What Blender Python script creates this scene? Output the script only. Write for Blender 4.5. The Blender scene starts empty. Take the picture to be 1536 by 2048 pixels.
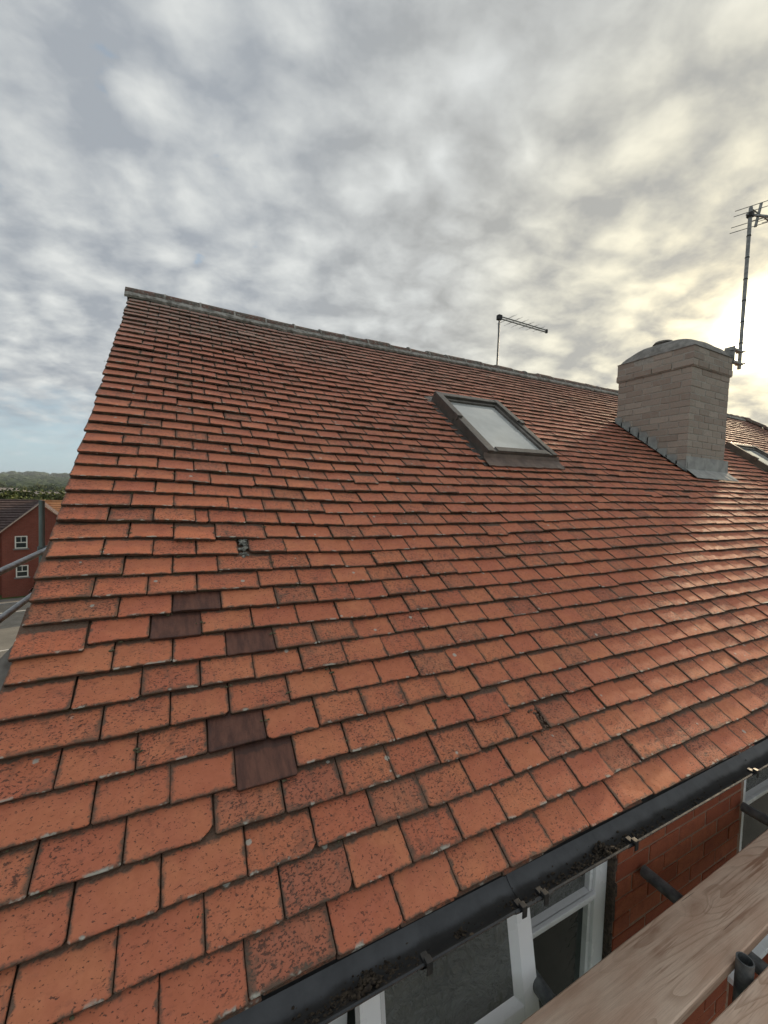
import bpy, bmesh, math, random
from mathutils import Vector, Matrix, noise as mnoise
random.seed(7)
R = math.radians
SC = bpy.context.scene
COL = SC.collection

# ------------------------------------------------------------------ camera
CAM = Vector((0.4253, -0.7925, 1.0289))
PITCH, ROLL, YAW = R(2.4536), R(1.935), R(26.808)
FPX = 807.49                                   # focal length in pixels of a 1536 wide frame
fw = Vector((math.sin(YAW) * math.cos(PITCH), math.cos(YAW) * math.cos(PITCH), -math.sin(PITCH)))
r0 = Vector((math.cos(YAW), -math.sin(YAW), 0))
u0 = r0.cross(fw)
rt = r0 * math.cos(ROLL) + u0 * math.sin(ROLL)
up = -r0 * math.sin(ROLL) + u0 * math.cos(ROLL)
cam = bpy.data.cameras.new('camera')
co = bpy.data.objects.new('camera', cam)
COL.objects.link(co)
m = Matrix((rt, up, -fw)).transposed().to_4x4()
m.translation = CAM
co.matrix_world = m
cam.sensor_fit = 'HORIZONTAL'
cam.sensor_width = 36.0
cam.lens = FPX / 1536 * 36.0
cam.clip_start = 0.05
cam.clip_end = 20000
SC.camera = co
SC.render.resolution_x, SC.render.resolution_y = 768, 1024


def to_px(P):
    d = Vector(P) - CAM
    z = d.dot(fw)
    return (768 + FPX * d.dot(rt) / z, 1024 - FPX * d.dot(up) / z, z)


# ------------------------------------------------------------------ world, sun, exposure
SUN_AZ, SUN_EL = R(69.3), R(17.8)              # azimuth from +Y towards +X
SUN = Vector((math.sin(SUN_AZ) * math.cos(SUN_EL), math.cos(SUN_AZ) * math.cos(SUN_EL), math.sin(SUN_EL)))


class NT:
    """tiny helper round a node tree"""
    def __init__(s, nt):
        s.nt = nt
        for n in list(nt.nodes):
            nt.nodes.remove(n)

    def n(s, t, **kw):
        nd = s.nt.nodes.new(t)
        for k, v in kw.items():
            setattr(nd, k, v)
        return nd

    def put(s, sock, v):
        if isinstance(v, bpy.types.NodeSocket):
            s.nt.links.new(v, sock)
        elif isinstance(v, (tuple, list)) and len(v) == 3 and sock.type == 'RGBA':
            sock.default_value = (*v, 1)
        else:
            sock.default_value = v

    def math(s, op, a, b=0.0, c=None, clamp=False):
        nd = s.n('ShaderNodeMath', operation=op, use_clamp=clamp)
        s.put(nd.inputs[0], a)
        s.put(nd.inputs[1], b)
        if c is not None:
            s.put(nd.inputs[2], c)
        return nd.outputs[0]

    def vmath(s, op, a, b=None, scale=None):
        nd = s.n('ShaderNodeVectorMath', operation=op)
        s.put(nd.inputs[0], a)
        if b is not None:
            s.put(nd.inputs[1], b)
        if scale is not None:
            s.put(nd.inputs['Scale'], scale)
        return nd.outputs['Value'] if op in ('DOT_PRODUCT', 'LENGTH') else nd.outputs[0]

    def mix(s, f, a, b, blend='MIX'):
        nd = s.n('ShaderNodeMix', data_type='RGBA', blend_type=blend)
        s.put(nd.inputs[0], f)
        s.put(nd.inputs[6], a)
        s.put(nd.inputs[7], b)
        return nd.outputs[2]

    def mapr(s, v, a, b, c=0.0, d=1.0, smooth=True):
        nd = s.n('ShaderNodeMapRange')
        nd.interpolation_type = 'SMOOTHSTEP' if smooth else 'LINEAR'
        for i, q in enumerate((v, a, b, c, d)):
            s.put(nd.inputs[i], q)
        return nd.outputs[0]

    def noise(s, vec, scale, detail=4, rough=.5, dist=0.0, out='Fac'):
        nd = s.n('ShaderNodeTexNoise')
        if vec is not None:
            s.put(nd.inputs['Vector'], vec)
        nd.inputs['Scale'].default_value = scale
        nd.inputs['Detail'].default_value = detail
        nd.inputs['Roughness'].default_value = rough
        nd.inputs['Distortion'].default_value = dist
        return nd.outputs[out]

    def vor(s, vec, scale, feature='F1', out='Distance', rnd=1.0):
        nd = s.n('ShaderNodeTexVoronoi', feature=feature)
        if vec is not None:
            s.put(nd.inputs['Vector'], vec)
        nd.inputs['Scale'].default_value = scale
        nd.inputs['Randomness'].default_value = rnd
        return nd.outputs[out]

    def sep(s, v):
        nd = s.n('ShaderNodeSeparateXYZ')
        s.put(nd.inputs[0], v)
        return nd.outputs

    def comb(s, x, y, z=0.0):
        nd = s.n('ShaderNodeCombineXYZ')
        for i, q in enumerate((x, y, z)):
            s.put(nd.inputs[i], q)
        return nd.outputs[0]

    def mapping(s, v, scale=(1, 1, 1), rot=(0, 0, 0), loc=(0, 0, 0)):
        nd = s.n('ShaderNodeMapping')
        s.put(nd.inputs['Vector'], v)
        nd.inputs['Scale'].default_value = scale
        nd.inputs['Rotation'].default_value = rot
        nd.inputs['Location'].default_value = loc
        return nd.outputs[0]

    def ramp(s, f, stops):
        nd = s.n('ShaderNodeValToRGB')
        s.put(nd.inputs[0], f)
        el = nd.color_ramp.elements
        while len(el) < len(stops):
            el.new(0.5)
        for e, (p, c) in zip(el, stops):
            e.position = p
            e.color = (*c, 1)
        return nd.outputs[0]

    def bump(s, h, strength=.5, dist=.002, normal=None):
        nd = s.n('ShaderNodeBump')
        nd.inputs['Strength'].default_value = strength
        nd.inputs['Distance'].default_value = dist
        s.put(nd.inputs['Height'], h)
        if normal is not None:
            s.put(nd.inputs['Normal'], normal)
        return nd.outputs[0]


world = bpy.data.worlds.new('World')
SC.world = world
world.use_nodes = True
w = NT(world.node_tree)
tc = w.n('ShaderNodeTexCoord')
D = w.vmath('NORMALIZE', tc.outputs['Generated'])
sx, sy, sz = w.sep(D)
sky = w.n('ShaderNodeTexSky', sky_type='NISHITA', sun_disc=False)
sky.sun_elevation = SUN_EL
sky.sun_rotation = SUN_AZ
sky.altitude = 100
sky.air_density = 1.0
sky.dust_density = 2.0
zc = w.math('ADD', w.math('MAXIMUM', sz, 0.0), 0.30)
P = w.comb(w.math('DIVIDE', sx, zc), w.math('DIVIDE', sy, zc), 0.0)
P = w.mapping(P, rot=(0, 0, R(22)))            # the cloud bands run away towards azimuth 22
Pm = w.mapping(P, scale=(1.0, 1.15, 1.0), loc=(8.3, 2.6, 0))
wob = w.noise(Pm, 3.4, 3, .55, 0, 'Color')
Pw = w.vmath('ADD', Pm, w.vmath('SCALE', w.vmath('SUBTRACT', wob, (.5, .5, .5)), scale=.10))
n1 = w.noise(Pw, 2.0, 2, .5)
n2 = w.noise(Pw, 7.2, 5, .60)
n3 = w.noise(Pw, 17.0, 3, .55)
n4 = w.noise(w.vmath('ADD', Pw, (7.1, 3.3, 2.0)), 3.6, 4, .55)
vn = w.n('ShaderNodeTexVoronoi', feature='SMOOTH_F1')
w.put(vn.inputs['Vector'], w.vmath('ADD', Pw, w.vmath('SCALE', wob, scale=.12)))
vn.inputs['Scale'].default_value = 8.0
vn.inputs['Smoothness'].default_value = .6
puff = w.math('SUBTRACT', .95, vn.outputs['Distance'])
sdot = w.math('MAXIMUM', w.vmath('DOT_PRODUCT', D, tuple(SUN)), 0.0)
mixn = w.math('ADD', w.math('ADD', w.math('MULTIPLY', n1, .16), w.math('MULTIPLY', n2, .46)), w.math('MULTIPLY', puff, .38))
mixn = w.math('ADD', mixn, w.math('MULTIPLY', w.math('SUBTRACT', n3, .5), w.mapr(sz, .25, .75, .26, .16)))
lit = w.mapr(mixn, .365, .675, 0.0, 1.0, False)  # light and dark cloud
cl_dark = w.mix(w.mapr(sdot, .45, .98), (.318, .345, .376), (.37, .37, .35))
cl_light = w.mix(w.mapr(sdot, .80, .99), (.625, .640, .628), (.80, .76, .61))
cloud = w.mix(lit, cl_dark, cl_light)
g1 = w.math('POWER', sdot, 22.0)
g2 = w.math('POWER', sdot, 110.0)
g3 = w.math('POWER', sdot, 1100.0)
veil = w.mapr(mixn, .34, .66, .30, 1.35)
glow = w.mix(1.0, w.vmath('SCALE', (.10, .080, .032), scale=w.math('MULTIPLY', g1, veil)),
             w.vmath('SCALE', (.50, .39, .16), scale=w.math('MULTIPLY', g2, veil)), 'ADD')
glow = w.mix(1.0, glow, w.vmath('SCALE', (9.0, 8.2, 6.2), scale=g3), 'ADD')
cloud = w.mix(1.0, cloud, glow, 'ADD')
cloud10 = w.vmath('SCALE', cloud, scale=6.7)
# gaps: little ones overhead, open pale sky low down away from the sun
gap = w.mapr(w.math('ADD', w.math('ADD', w.math('MULTIPLY', n4, .6), w.math('MULTIPLY', n2, .4)), w.mapr(sdot, .5, .8, 0.0, .2)), .335, .405)
side = w.mapr(sdot, .30, .75)
lowclear = w.mapr(w.math('ADD', w.math('ADD', sz, w.math('MULTIPLY', w.math('SUBTRACT', n2, .5), .20)), w.math('MULTIPLY', side, .3)), .03, .20)
cover = w.math('MULTIPLY', w.math('MULTIPLY', gap, lowclear), .98)
cover = w.math('MAXIMUM', cover, w.math('MULTIPLY', lowclear, .40))
hz = w.vmath('SCALE', (.40, .535, .62), scale=6.6)
clear = w.mix(w.mapr(sz, 0.0, .5, .75, .35), sky.outputs[0], hz)
skycol = w.mix(cover, clear, cloud10)
bg = w.n('ShaderNodeBackground')
w.put(bg.inputs['Color'], skycol)
bg.inputs['Strength'].default_value = 0.1
world.cycles.sampling_method = 'MANUAL'
world.cycles.sample_map_resolution = 512
wo = w.n('ShaderNodeOutputWorld')
w.nt.links.new(bg.outputs[0], wo.inputs[0])

sl = bpy.data.lights.new('sun', 'SUN')
sl.energy = 3.0
sl.angle = R(6)
sl.color = (1.0, .78, .52)
so = bpy.data.objects.new('sun', sl)
so.rotation_euler = (-SUN).to_track_quat('-Z', 'Y').to_euler()
so.location = (30, 12, 20)
COL.objects.link(so)
SC.view_settings.view_transform = 'Standard'
SC.view_settings.look = 'None'
SC.view_settings.exposure = 0.84
SC.view_settings.gamma = 1.0
SC.view_settings.use_curve_mapping = False
SC.cycles.max_bounces = 5
SC.cycles.diffuse_bounces = 2
SC.cycles.use_adaptive_sampling = True
SC.cycles.adaptive_threshold = 0.025
SC.cycles.use_denoising = True

# ------------------------------------------------------------------ helpers
GZ = -8.9                                      # ground level; z = 0 is the eave
TH = 0.65497                                   # roof slope
AX = Vector((1, 0, 0))
SU = Vector((0, math.cos(TH), math.sin(TH)))
NN = Vector((0, -math.sin(TH), math.cos(TH)))


class MB:
    def __init__(s):
        s.v, s.f, s.m, s.uv, s.uv2, s.col = [], [], [], [], [], []

    def add(s, vs, fs, mat=0):
        b = len(s.v)
        s.v += [tuple(q) for q in vs]
        for f in fs:
            s.f.append(tuple(b + i for i in f))
            s.m.append(mat)

    def box(s, x0, x1, y0, y1, z0, z1, mat=0, M=None):
        vs = [Vector((x, y, z)) for z in (z0, z1) for y in (y0, y1) for x in (x0, x1)]
        if M is not None:
            vs = [M @ q for q in vs]
        s.add(vs, [(0, 2, 3, 1), (4, 5, 7, 6), (0, 1, 5, 4), (2, 6, 7, 3), (0, 4, 6, 2), (1, 3, 7, 5)], mat)

    def tube(s, a, b, r, n=14, mat=0, inner=None, cap=True, r2=None):
        a, b = Vector(a), Vector(b)
        z = (b - a).normalized()
        x = z.orthogonal().normalized()
        y = z.cross(x)
        r2 = r if r2 is None else r2
        ring = lambda c, rr: [c + x * (rr * math.cos(2 * math.pi * i / n)) + y * (rr * math.sin(2 * math.pi * i / n)) for i in range(n)]
        vs = ring(a, r) + ring(b, r2)
        fs = [(i, (i + 1) % n, n + (i + 1) % n, n + i) for i in range(n)]
        if inner:
            vs += ring(b, inner) + ring(a, inner)
            fs += [(n + i, n + (i + 1) % n, 2 * n + (i + 1) % n, 2 * n + i) for i in range(n)]
            fs += [(2 * n + i, 2 * n + (i + 1) % n, 3 * n + (i + 1) % n, 3 * n + i) for i in range(n)]
            fs += [(3 * n + i, 3 * n + (i + 1) % n, (i + 1) % n, i) for i in range(n)]
        elif cap:
            fs += [tuple(range(n))[::-1], tuple(range(n, 2 * n))]
        s.add(vs, fs, mat)

    def sweep(s, prof, path, mat=0, closed=False):
        """prof: list of (a,b) ; path: list of (origin, axisA, axisB)"""
        n = len(prof)
        vs = []
        for o, A, B in path:
            vs += [Vector(o) + Vector(A) * a + Vector(B) * b for a, b in prof]
        fs = []
        k = n if closed else n - 1
        for j in range(len(path) - 1):
            for i in range(k):
                fs.append((j * n + i, j * n + (i + 1) % n, (j + 1) * n + (i + 1) % n, (j + 1) * n + i))
        s.add(vs, fs, mat)
        if closed:
            b = len(s.v) - len(vs)
            s.f.append(tuple(b + i for i in range(n))[::-1])
            s.m.append(mat)
            s.f.append(tuple(b + (len(path) - 1) * n + i for i in range(n)))
            s.m.append(mat)

    def mesh(s, name, mats):
        me = bpy.data.meshes.new(name)
        me.from_pydata(s.v, [], s.f)
        for q in (mats if isinstance(mats, (list, tuple)) else [mats]):
            me.materials.append(q)
        if any(s.m):
            me.polygons.foreach_set('material_index', s.m)
        me.update()
        return me

    def build(s, name, mats, parent=None, smooth=False, bevel=0.0, origin=None):
        me = s.mesh(name, mats)
        o = bpy.data.objects.new(name, me)
        COL.objects.link(o)
        bm = bmesh.new()
        bm.from_mesh(me)
        bmesh.ops.recalc_face_normals(bm, faces=bm.faces)
        if bevel:
            ed = [e for e in bm.edges if len(e.link_faces) == 2 and e.calc_face_angle(0) > .6]
            bmesh.ops.bevel(bm, geom=ed, offset=bevel, segments=2, affect='EDGES', profile=.6)
        bm.to_mesh(me)
        bm.free()
        if origin is not None:
            me.transform(Matrix.Translation(-Vector(origin)))
            o.location = origin
        if smooth:
            me.polygons.foreach_set('use_smooth', [True] * len(me.polygons))
            if smooth != 'all':
                me.set_sharp_from_angle(angle=R(38))
        if parent is not None:
            adopt(o, parent)
        return o


def wpos(o):
    p = Vector((0, 0, 0))
    while o is not None:
        p += o.location
        o = o.parent
    return p


def adopt(o, parent):
    """parents in this script only carry translations"""
    o.location = Vector(o.location) - wpos(parent)
    o.parent = parent


def empty(name, loc):
    o = bpy.data.objects.new(name, None)
    o.location = loc
    o.empty_display_size = .2
    COL.objects.link(o)
    return o


def tag(o, label, cat, group=None):
    o['label'] = label
    o['category'] = cat
    if group:
        o['group'] = group
    return o


def kind(o, k):
    o['kind'] = k
    return o


def mat(name):
    mm = bpy.data.materials.new(name)
    mm.use_nodes = True
    t = NT(mm.node_tree)
    b = t.n('ShaderNodeBsdfPrincipled')
    o = t.n('ShaderNodeOutputMaterial')
    t.nt.links.new(b.outputs[0], o.inputs[0])
    t.b = b
    return mm, t


def simple(name, c1, c2, scale=8, rough=.6, bump=.0, bscale=60, stretch=(1, 1, 1), metal=0.0, spec=.5, det=5):
    mm, t = mat(name)
    g = t.n('ShaderNodeNewGeometry').outputs['Position']
    v = t.mapping(g, scale=stretch)
    f = t.mapr(t.noise(v, scale, det, .6), .32, .68)
    t.put(t.b.inputs['Base Color'], t.mix(f, c1, c2))
    t.put(t.b.inputs['Roughness'], t.mapr(t.noise(v, scale * 2.3, 3, .5), .3, .7, rough * .85, min(1, rough * 1.15)))
    t.b.inputs['Metallic'].default_value = metal
    t.b.inputs['Specular IOR Level'].default_value = spec
    if bump:
        t.put(t.b.inputs['Normal'], t.bump(t.noise(v, bscale, 4, .6), .6, bump))
    return mm


def ss(x, a, b):
    x = max(0.0, min(1.0, (x - a) / (b - a)))
    return x * x * (3 - 2 * x)


def swarp(u, s):
    """the aged roof is not true: courses fan a little to the right and dip"""
    f = 1 + .0112 * max(0.0, u - 1.2)
    dip = -.042 * ss(u, .25, 1.25) * (1 - ss(u, 1.8, 4.0)) * ss(s, .5, 1.6)
    return s * f + dip


def RP(u, s, n=0.0):
    return AX * u + SU * swarp(u, s) + NN * n


# ------------------------------------------------------------------ materials
def tile_material(name='clay_tile', edge=False):
    mm, t = mat(name)
    g = t.n('ShaderNodeNewGeometry').outputs['Position']
    at = t.n('ShaderNodeAttribute', attribute_name='rnd')
    r1, r2, seed = t.sep(at.outputs['Vector'])
    dark = at.outputs['Alpha']
    uv = t.n('ShaderNodeUVMap', uv_map='UVMap').outputs[0]
    x, y, _ = t.sep(uv)
    uv2 = t.n('ShaderNodeUVMap', uv_map='E').outputs[0]
    xr, sh, _ = t.sep(uv2)                      # distance to right edge, height up the slope
    gp = t.vmath('ADD', g, t.comb(t.math('MULTIPLY', seed, 37.0), t.math('MULTIPLY', seed, 11.0), 0.0))
    nb = t.noise(gp, 9, 3, .6)
    nm = t.noise(gp, 42, 4, .62)
    nf = t.noise(t.mapping(gp, scale=(.7, 1, 1)), 195, 3, .62)
    base = t.mix(r1, (.55, .168, .084), (.63, .226, .106))
    base = t.mix(t.math('MULTIPLY', t.mapr(nb, .35, .7), .55), base, (.50, .142, .084))
    slope_haze = t.mapr(t.math('ADD', sh, t.math('MULTIPLY', t.math('SUBTRACT', nb, .5), .8)), .9, 3.6)  # maroon upslope: reflected sky and haze put into the tile colour
    base = t.mix(t.math('MULTIPLY', slope_haze, .70), base, (.43, .172, .122))
    base = t.mix(t.math('MULTIPLY', t.mapr(r2, .78, 1.0), .30), base, (.30, .14, .095))
    base = t.mix(t.math('MULTIPLY', t.mapr(nm, .34, .66), .22), base, (.38, .110, .062))
    strk = t.noise(t.comb(t.math('ADD', x, t.math('MULTIPLY', seed, 17.0)), t.math('MULTIPLY', y, .22), t.math('MULTIPLY', seed, 9.0)), 70, 3, .6)
    base = t.mix(t.math('MULTIPLY', t.mapr(strk, .52, .72), t.mapr(r2, .15, .9, 0.0, .5)), base, (.17, .10, .07))
    # black pitting, lying along the tile
    ng = t.noise(g, 2.6, 3, .6)
    dens = t.math('ADD', t.math('ADD', t.math('MULTIPLY', nb, .30), t.math('MULTIPLY', ng, .38)), t.math('MULTIPLY', r2, .15))
    thr = t.mapr(dens, .27, .55, .645, .530, False)
    pits = t.mapr(nf, thr, t.math('ADD', thr, .05))
    smud = t.math('MULTIPLY', t.mapr(t.noise(t.mapping(gp, scale=(.55, 1, 1)), 85, 3, .68), .56, .68), t.mapr(dens, .32, .52, .08, 1.0))
    pits = t.math('MAXIMUM', pits, smud)
    col = t.mix(t.math('MULTIPLY', pits, .80), base, (.055, .034, .026))
    # lichen film at the tile edges, plus course shade painted below the next tail
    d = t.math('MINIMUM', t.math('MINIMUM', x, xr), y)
    d = t.math('MINIMUM', d, t.math('MULTIPLY', t.math('SUBTRACT', .0935, y), 1.0))  # shadow line below the overlapping tail, put into the colour
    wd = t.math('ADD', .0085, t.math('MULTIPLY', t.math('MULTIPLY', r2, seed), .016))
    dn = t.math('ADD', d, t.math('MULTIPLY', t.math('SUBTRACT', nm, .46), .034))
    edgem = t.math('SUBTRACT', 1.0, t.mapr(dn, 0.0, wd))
    grime_shade = t.mix(t.mapr(nf, .3, .7), (.048, .040, .029), (.130, .102, .072))
    col = t.mix(t.math('MULTIPLY', edgem, .88), col, grime_shade)
    # grey film and pale crusts of lichen
    bl = t.math('MULTIPLY', t.mapr(t.noise(g, 15, 4, .65, .3), .54, .70), t.mapr(dens, .36, .54))
    col = t.mix(t.math('MULTIPLY', bl, .62), col, (.105, .084, .062))
    top = t.math('MULTIPLY', t.mapr(t.math('ADD', sh, t.math('MULTIPLY', t.noise(g, 1.3, 3, .6), 2.2)), 4.1, 5.1), t.mapr(nm, .40, .58))
    col = t.mix(t.math('MULTIPLY', top, t.mapr(t.sep(g)[0], .6, 2.4, .75, .30)), col, (.29, .285, .245))
    lvn = t.n('ShaderNodeTexVoronoi', feature='F1')
    t.put(lvn.inputs['Vector'], g)
    lvn.inputs['Scale'].default_value = 17
    lv = lvn.outputs['Distance']
    lvc = t.sep(lvn.outputs['Color'])[0]
    lsize = t.mapr(lvc, .76, 1.0, 0.0, .17)
    lic = t.math('MULTIPLY', t.math('SUBTRACT', 1.0, t.mapr(t.math('ADD', lv, t.math('MULTIPLY', t.math('SUBTRACT', nf, .5), .12)), t.math('MULTIPLY', lsize, .7), lsize)), t.mapr(lsize, .005, .02))
    crust = t.math('MULTIPLY', t.math('SUBTRACT', 1.0, t.mapr(t.math('ADD', y, t.math('MULTIPLY', nm, .012)), .006, .016)), t.mapr(t.noise(g, 23, 3, .6), .565, .63))
    lic = t.math('MAXIMUM', t.math('MULTIPLY', lic, .8), t.math('MULTIPLY', crust, .85))
    col = t.mix(lic, col, (.50, .49, .42))
    # new replacement tiles: dark brown, smooth
    dk = t.mix(t.mapr(t.noise(t.mapping(g, scale=(1, .25, .25)), 55, 4, .6), .3, .7), (.088, .034, .023), (.168, .068, .043))
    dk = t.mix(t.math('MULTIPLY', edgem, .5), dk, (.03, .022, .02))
    col = t.mix(dark, col, dk)
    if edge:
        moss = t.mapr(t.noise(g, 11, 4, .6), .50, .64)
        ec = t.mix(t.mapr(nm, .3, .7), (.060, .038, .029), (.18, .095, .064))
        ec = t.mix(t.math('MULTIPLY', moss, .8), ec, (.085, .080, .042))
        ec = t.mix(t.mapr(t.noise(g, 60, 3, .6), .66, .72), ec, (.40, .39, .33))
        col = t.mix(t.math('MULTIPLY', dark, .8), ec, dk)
    t.put(t.b.inputs['Base Color'], col)
    t.put(t.b.inputs['Roughness'], t.mix(dark, t.mapr(nm, .3, .7, .60, .80), (.55, .55, .55)))
    t.b.inputs['Specular IOR Level'].default_value = .42
    h = t.math('SUBTRACT', t.math('MULTIPLY', nm, .6), t.math('MULTIPLY', pits, .55))
    h = t.math('ADD', h, t.math('MULTIPLY', lic, .5))
    t.put(t.b.inputs['Normal'], t.bump(h, .55, .0028))
    return mm


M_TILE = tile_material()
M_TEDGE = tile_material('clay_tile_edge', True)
M_DECK = simple('roof_felt', (.02, .018, .016), (.04, .035, .03), 20, .9)
M_MORTAR = simple('lime_mortar', (.15, .14, .12), (.42, .40, .36), 22, .9, .004, 160)
M_RIDGE = None


def ridge_mat():
    mm, t = mat('ridge_clay')
    g = t.n('ShaderNodeNewGeometry').outputs['Position']
    f = t.noise(g, 12, 5, .65)
    c = t.mix(t.mapr(f, .38, .6), (.16, .075, .055), (.10, .092, .078))
    c = t.mix(t.mapr(t.noise(g, 60, 4, .6), .52, .66), c, (.27, .265, .225))
    c = t.mix(t.mapr(t.noise(g, 90, 3, .6), .58, .7), c, (.04, .036, .03))
    t.put(t.b.inputs['Base Color'], c)
    t.b.inputs['Roughness'].default_value = .9
    t.put(t.b.inputs['Normal'], t.bump(t.noise(g, 110, 4, .65), .7, .006))
    return mm


M_RIDGE = ridge_mat()


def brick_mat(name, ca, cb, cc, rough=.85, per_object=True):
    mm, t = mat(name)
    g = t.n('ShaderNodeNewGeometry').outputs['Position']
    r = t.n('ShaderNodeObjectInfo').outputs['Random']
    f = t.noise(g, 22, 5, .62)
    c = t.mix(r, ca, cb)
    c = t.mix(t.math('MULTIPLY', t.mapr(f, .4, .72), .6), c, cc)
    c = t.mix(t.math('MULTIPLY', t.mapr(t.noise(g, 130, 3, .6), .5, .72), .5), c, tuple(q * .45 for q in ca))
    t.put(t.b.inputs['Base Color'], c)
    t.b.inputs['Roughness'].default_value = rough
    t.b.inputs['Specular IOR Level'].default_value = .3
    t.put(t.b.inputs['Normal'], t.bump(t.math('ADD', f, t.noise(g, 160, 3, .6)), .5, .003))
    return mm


M_BRICK = brick_mat('red_brick', (.30, .076, .036), (.40, .118, .056), (.22, .056, .034))
M_CBRICK = brick_mat('weathered_hazy_chimney_brick', (.33, .265, .22), (.46, .395, .335), (.36, .345, .30))  # weathered brick, paled and greyed to carry the glare haze over the stack
M_CMORTAR = simple('chimney_mortar', (.32, .30, .265), (.44, .415, .37), 40, .9, .003, 150)  # near the brick tone, haze over the joints put into the colour
M_WMORTAR = simple('wall_mortar', (.24, .135, .088), (.32, .20, .14), 50, .9, .003, 150)
M_LEAD = simple('lead', (.24, .245, .235), (.36, .365, .345), 9, .5, .003, 30, spec=.6)
M_GUTTER = simple('black_gutter_plastic', (.010, .0115, .0135), (.022, .025, .029), 14, .27, .0008, 40)
M_GUTIN = None
M_UPVC = simple('white_upvc', (.86, .865, .87), (.90, .90, .90), 3, .28, 0)
M_STEEL = simple('galvanised_tube', (.20, .215, .225), (.36, .375, .385), 16, .42, .0012, 70, stretch=(1, 1, 1), metal=.55)
M_STEELD = simple('dull_tube', (.085, .095, .10), (.20, .21, .21), 22, .55, .0015, 80, metal=.35)
M_STEELG = simple('weathered_upright', (.13, .17, .16), (.25, .285, .275), 10, .5, .0012, 60, stretch=(1, 1, .25), metal=.4)
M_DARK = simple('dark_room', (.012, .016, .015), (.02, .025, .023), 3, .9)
M_ALU = simple('aerial_alloy', (.20, .205, .20), (.32, .325, .31), 25, .5, 0, metal=.5)
M_BRONZE = simple('roof_window_cladding', (.095, .085, .075), (.145, .13, .115), 12, .42, .0006, 60, metal=.3)
M_BLACK = simple('black_fitting', (.010, .010, .011), (.024, .024, .024), 30, .6)
M_SEAL = simple('perished_sealant', (.03, .022, .018), (.10, .07, .05), 60, .9, .004, 120)
M_DEBRIS = simple('gutter_dirt', (.018, .013, .010), (.085, .064, .042), 90, .95, .002, 200)
M_MOSS = simple('moss', (.055, .052, .022), (.16, .15, .09), 120, .95, .002, 260)
M_UNDER = simple('fibre_cement', (.13, .115, .10), (.23, .21, .185), 18, .9, .002, 90)


def gutter_inside():
    """plastic paled for reflected sky, silted bottom darkened as shade too"""
    mm, t = mat('skylit_gutter_plastic')
    g = t.n('ShaderNodeNewGeometry').outputs['Position']
    x, y, z = t.sep(g)
    c = t.mix(t.mapr(t.noise(g, 12, 4, .6), .3, .7), (.052, .056, .062), (.088, .094, .102))  # paler than the outside: sky reflection put into the colour
    dirt_shade = t.math('SUBTRACT', 1.0, t.mapr(t.math('ADD', y, t.math('MULTIPLY', t.noise(g, 16, 4, .6), .030)), -.010, .006))  # bottom film also paints in the half that reflects no sky
    c = t.mix(t.math('MULTIPLY', dirt_shade, .88), c, t.mix(t.noise(g, 140, 3, .6), (.012, .012, .012), (.040, .037, .034)))
    t.put(t.b.inputs['Base Color'], c)
    t.put(t.b.inputs['Roughness'], t.mapr(dirt_shade, 0, 1, .32, .6))
    t.put(t.b.inputs['Normal'], t.bump(t.noise(g, 90, 3, .6), .3, .001))
    return mm


M_GUTIN = gutter_inside()


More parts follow.
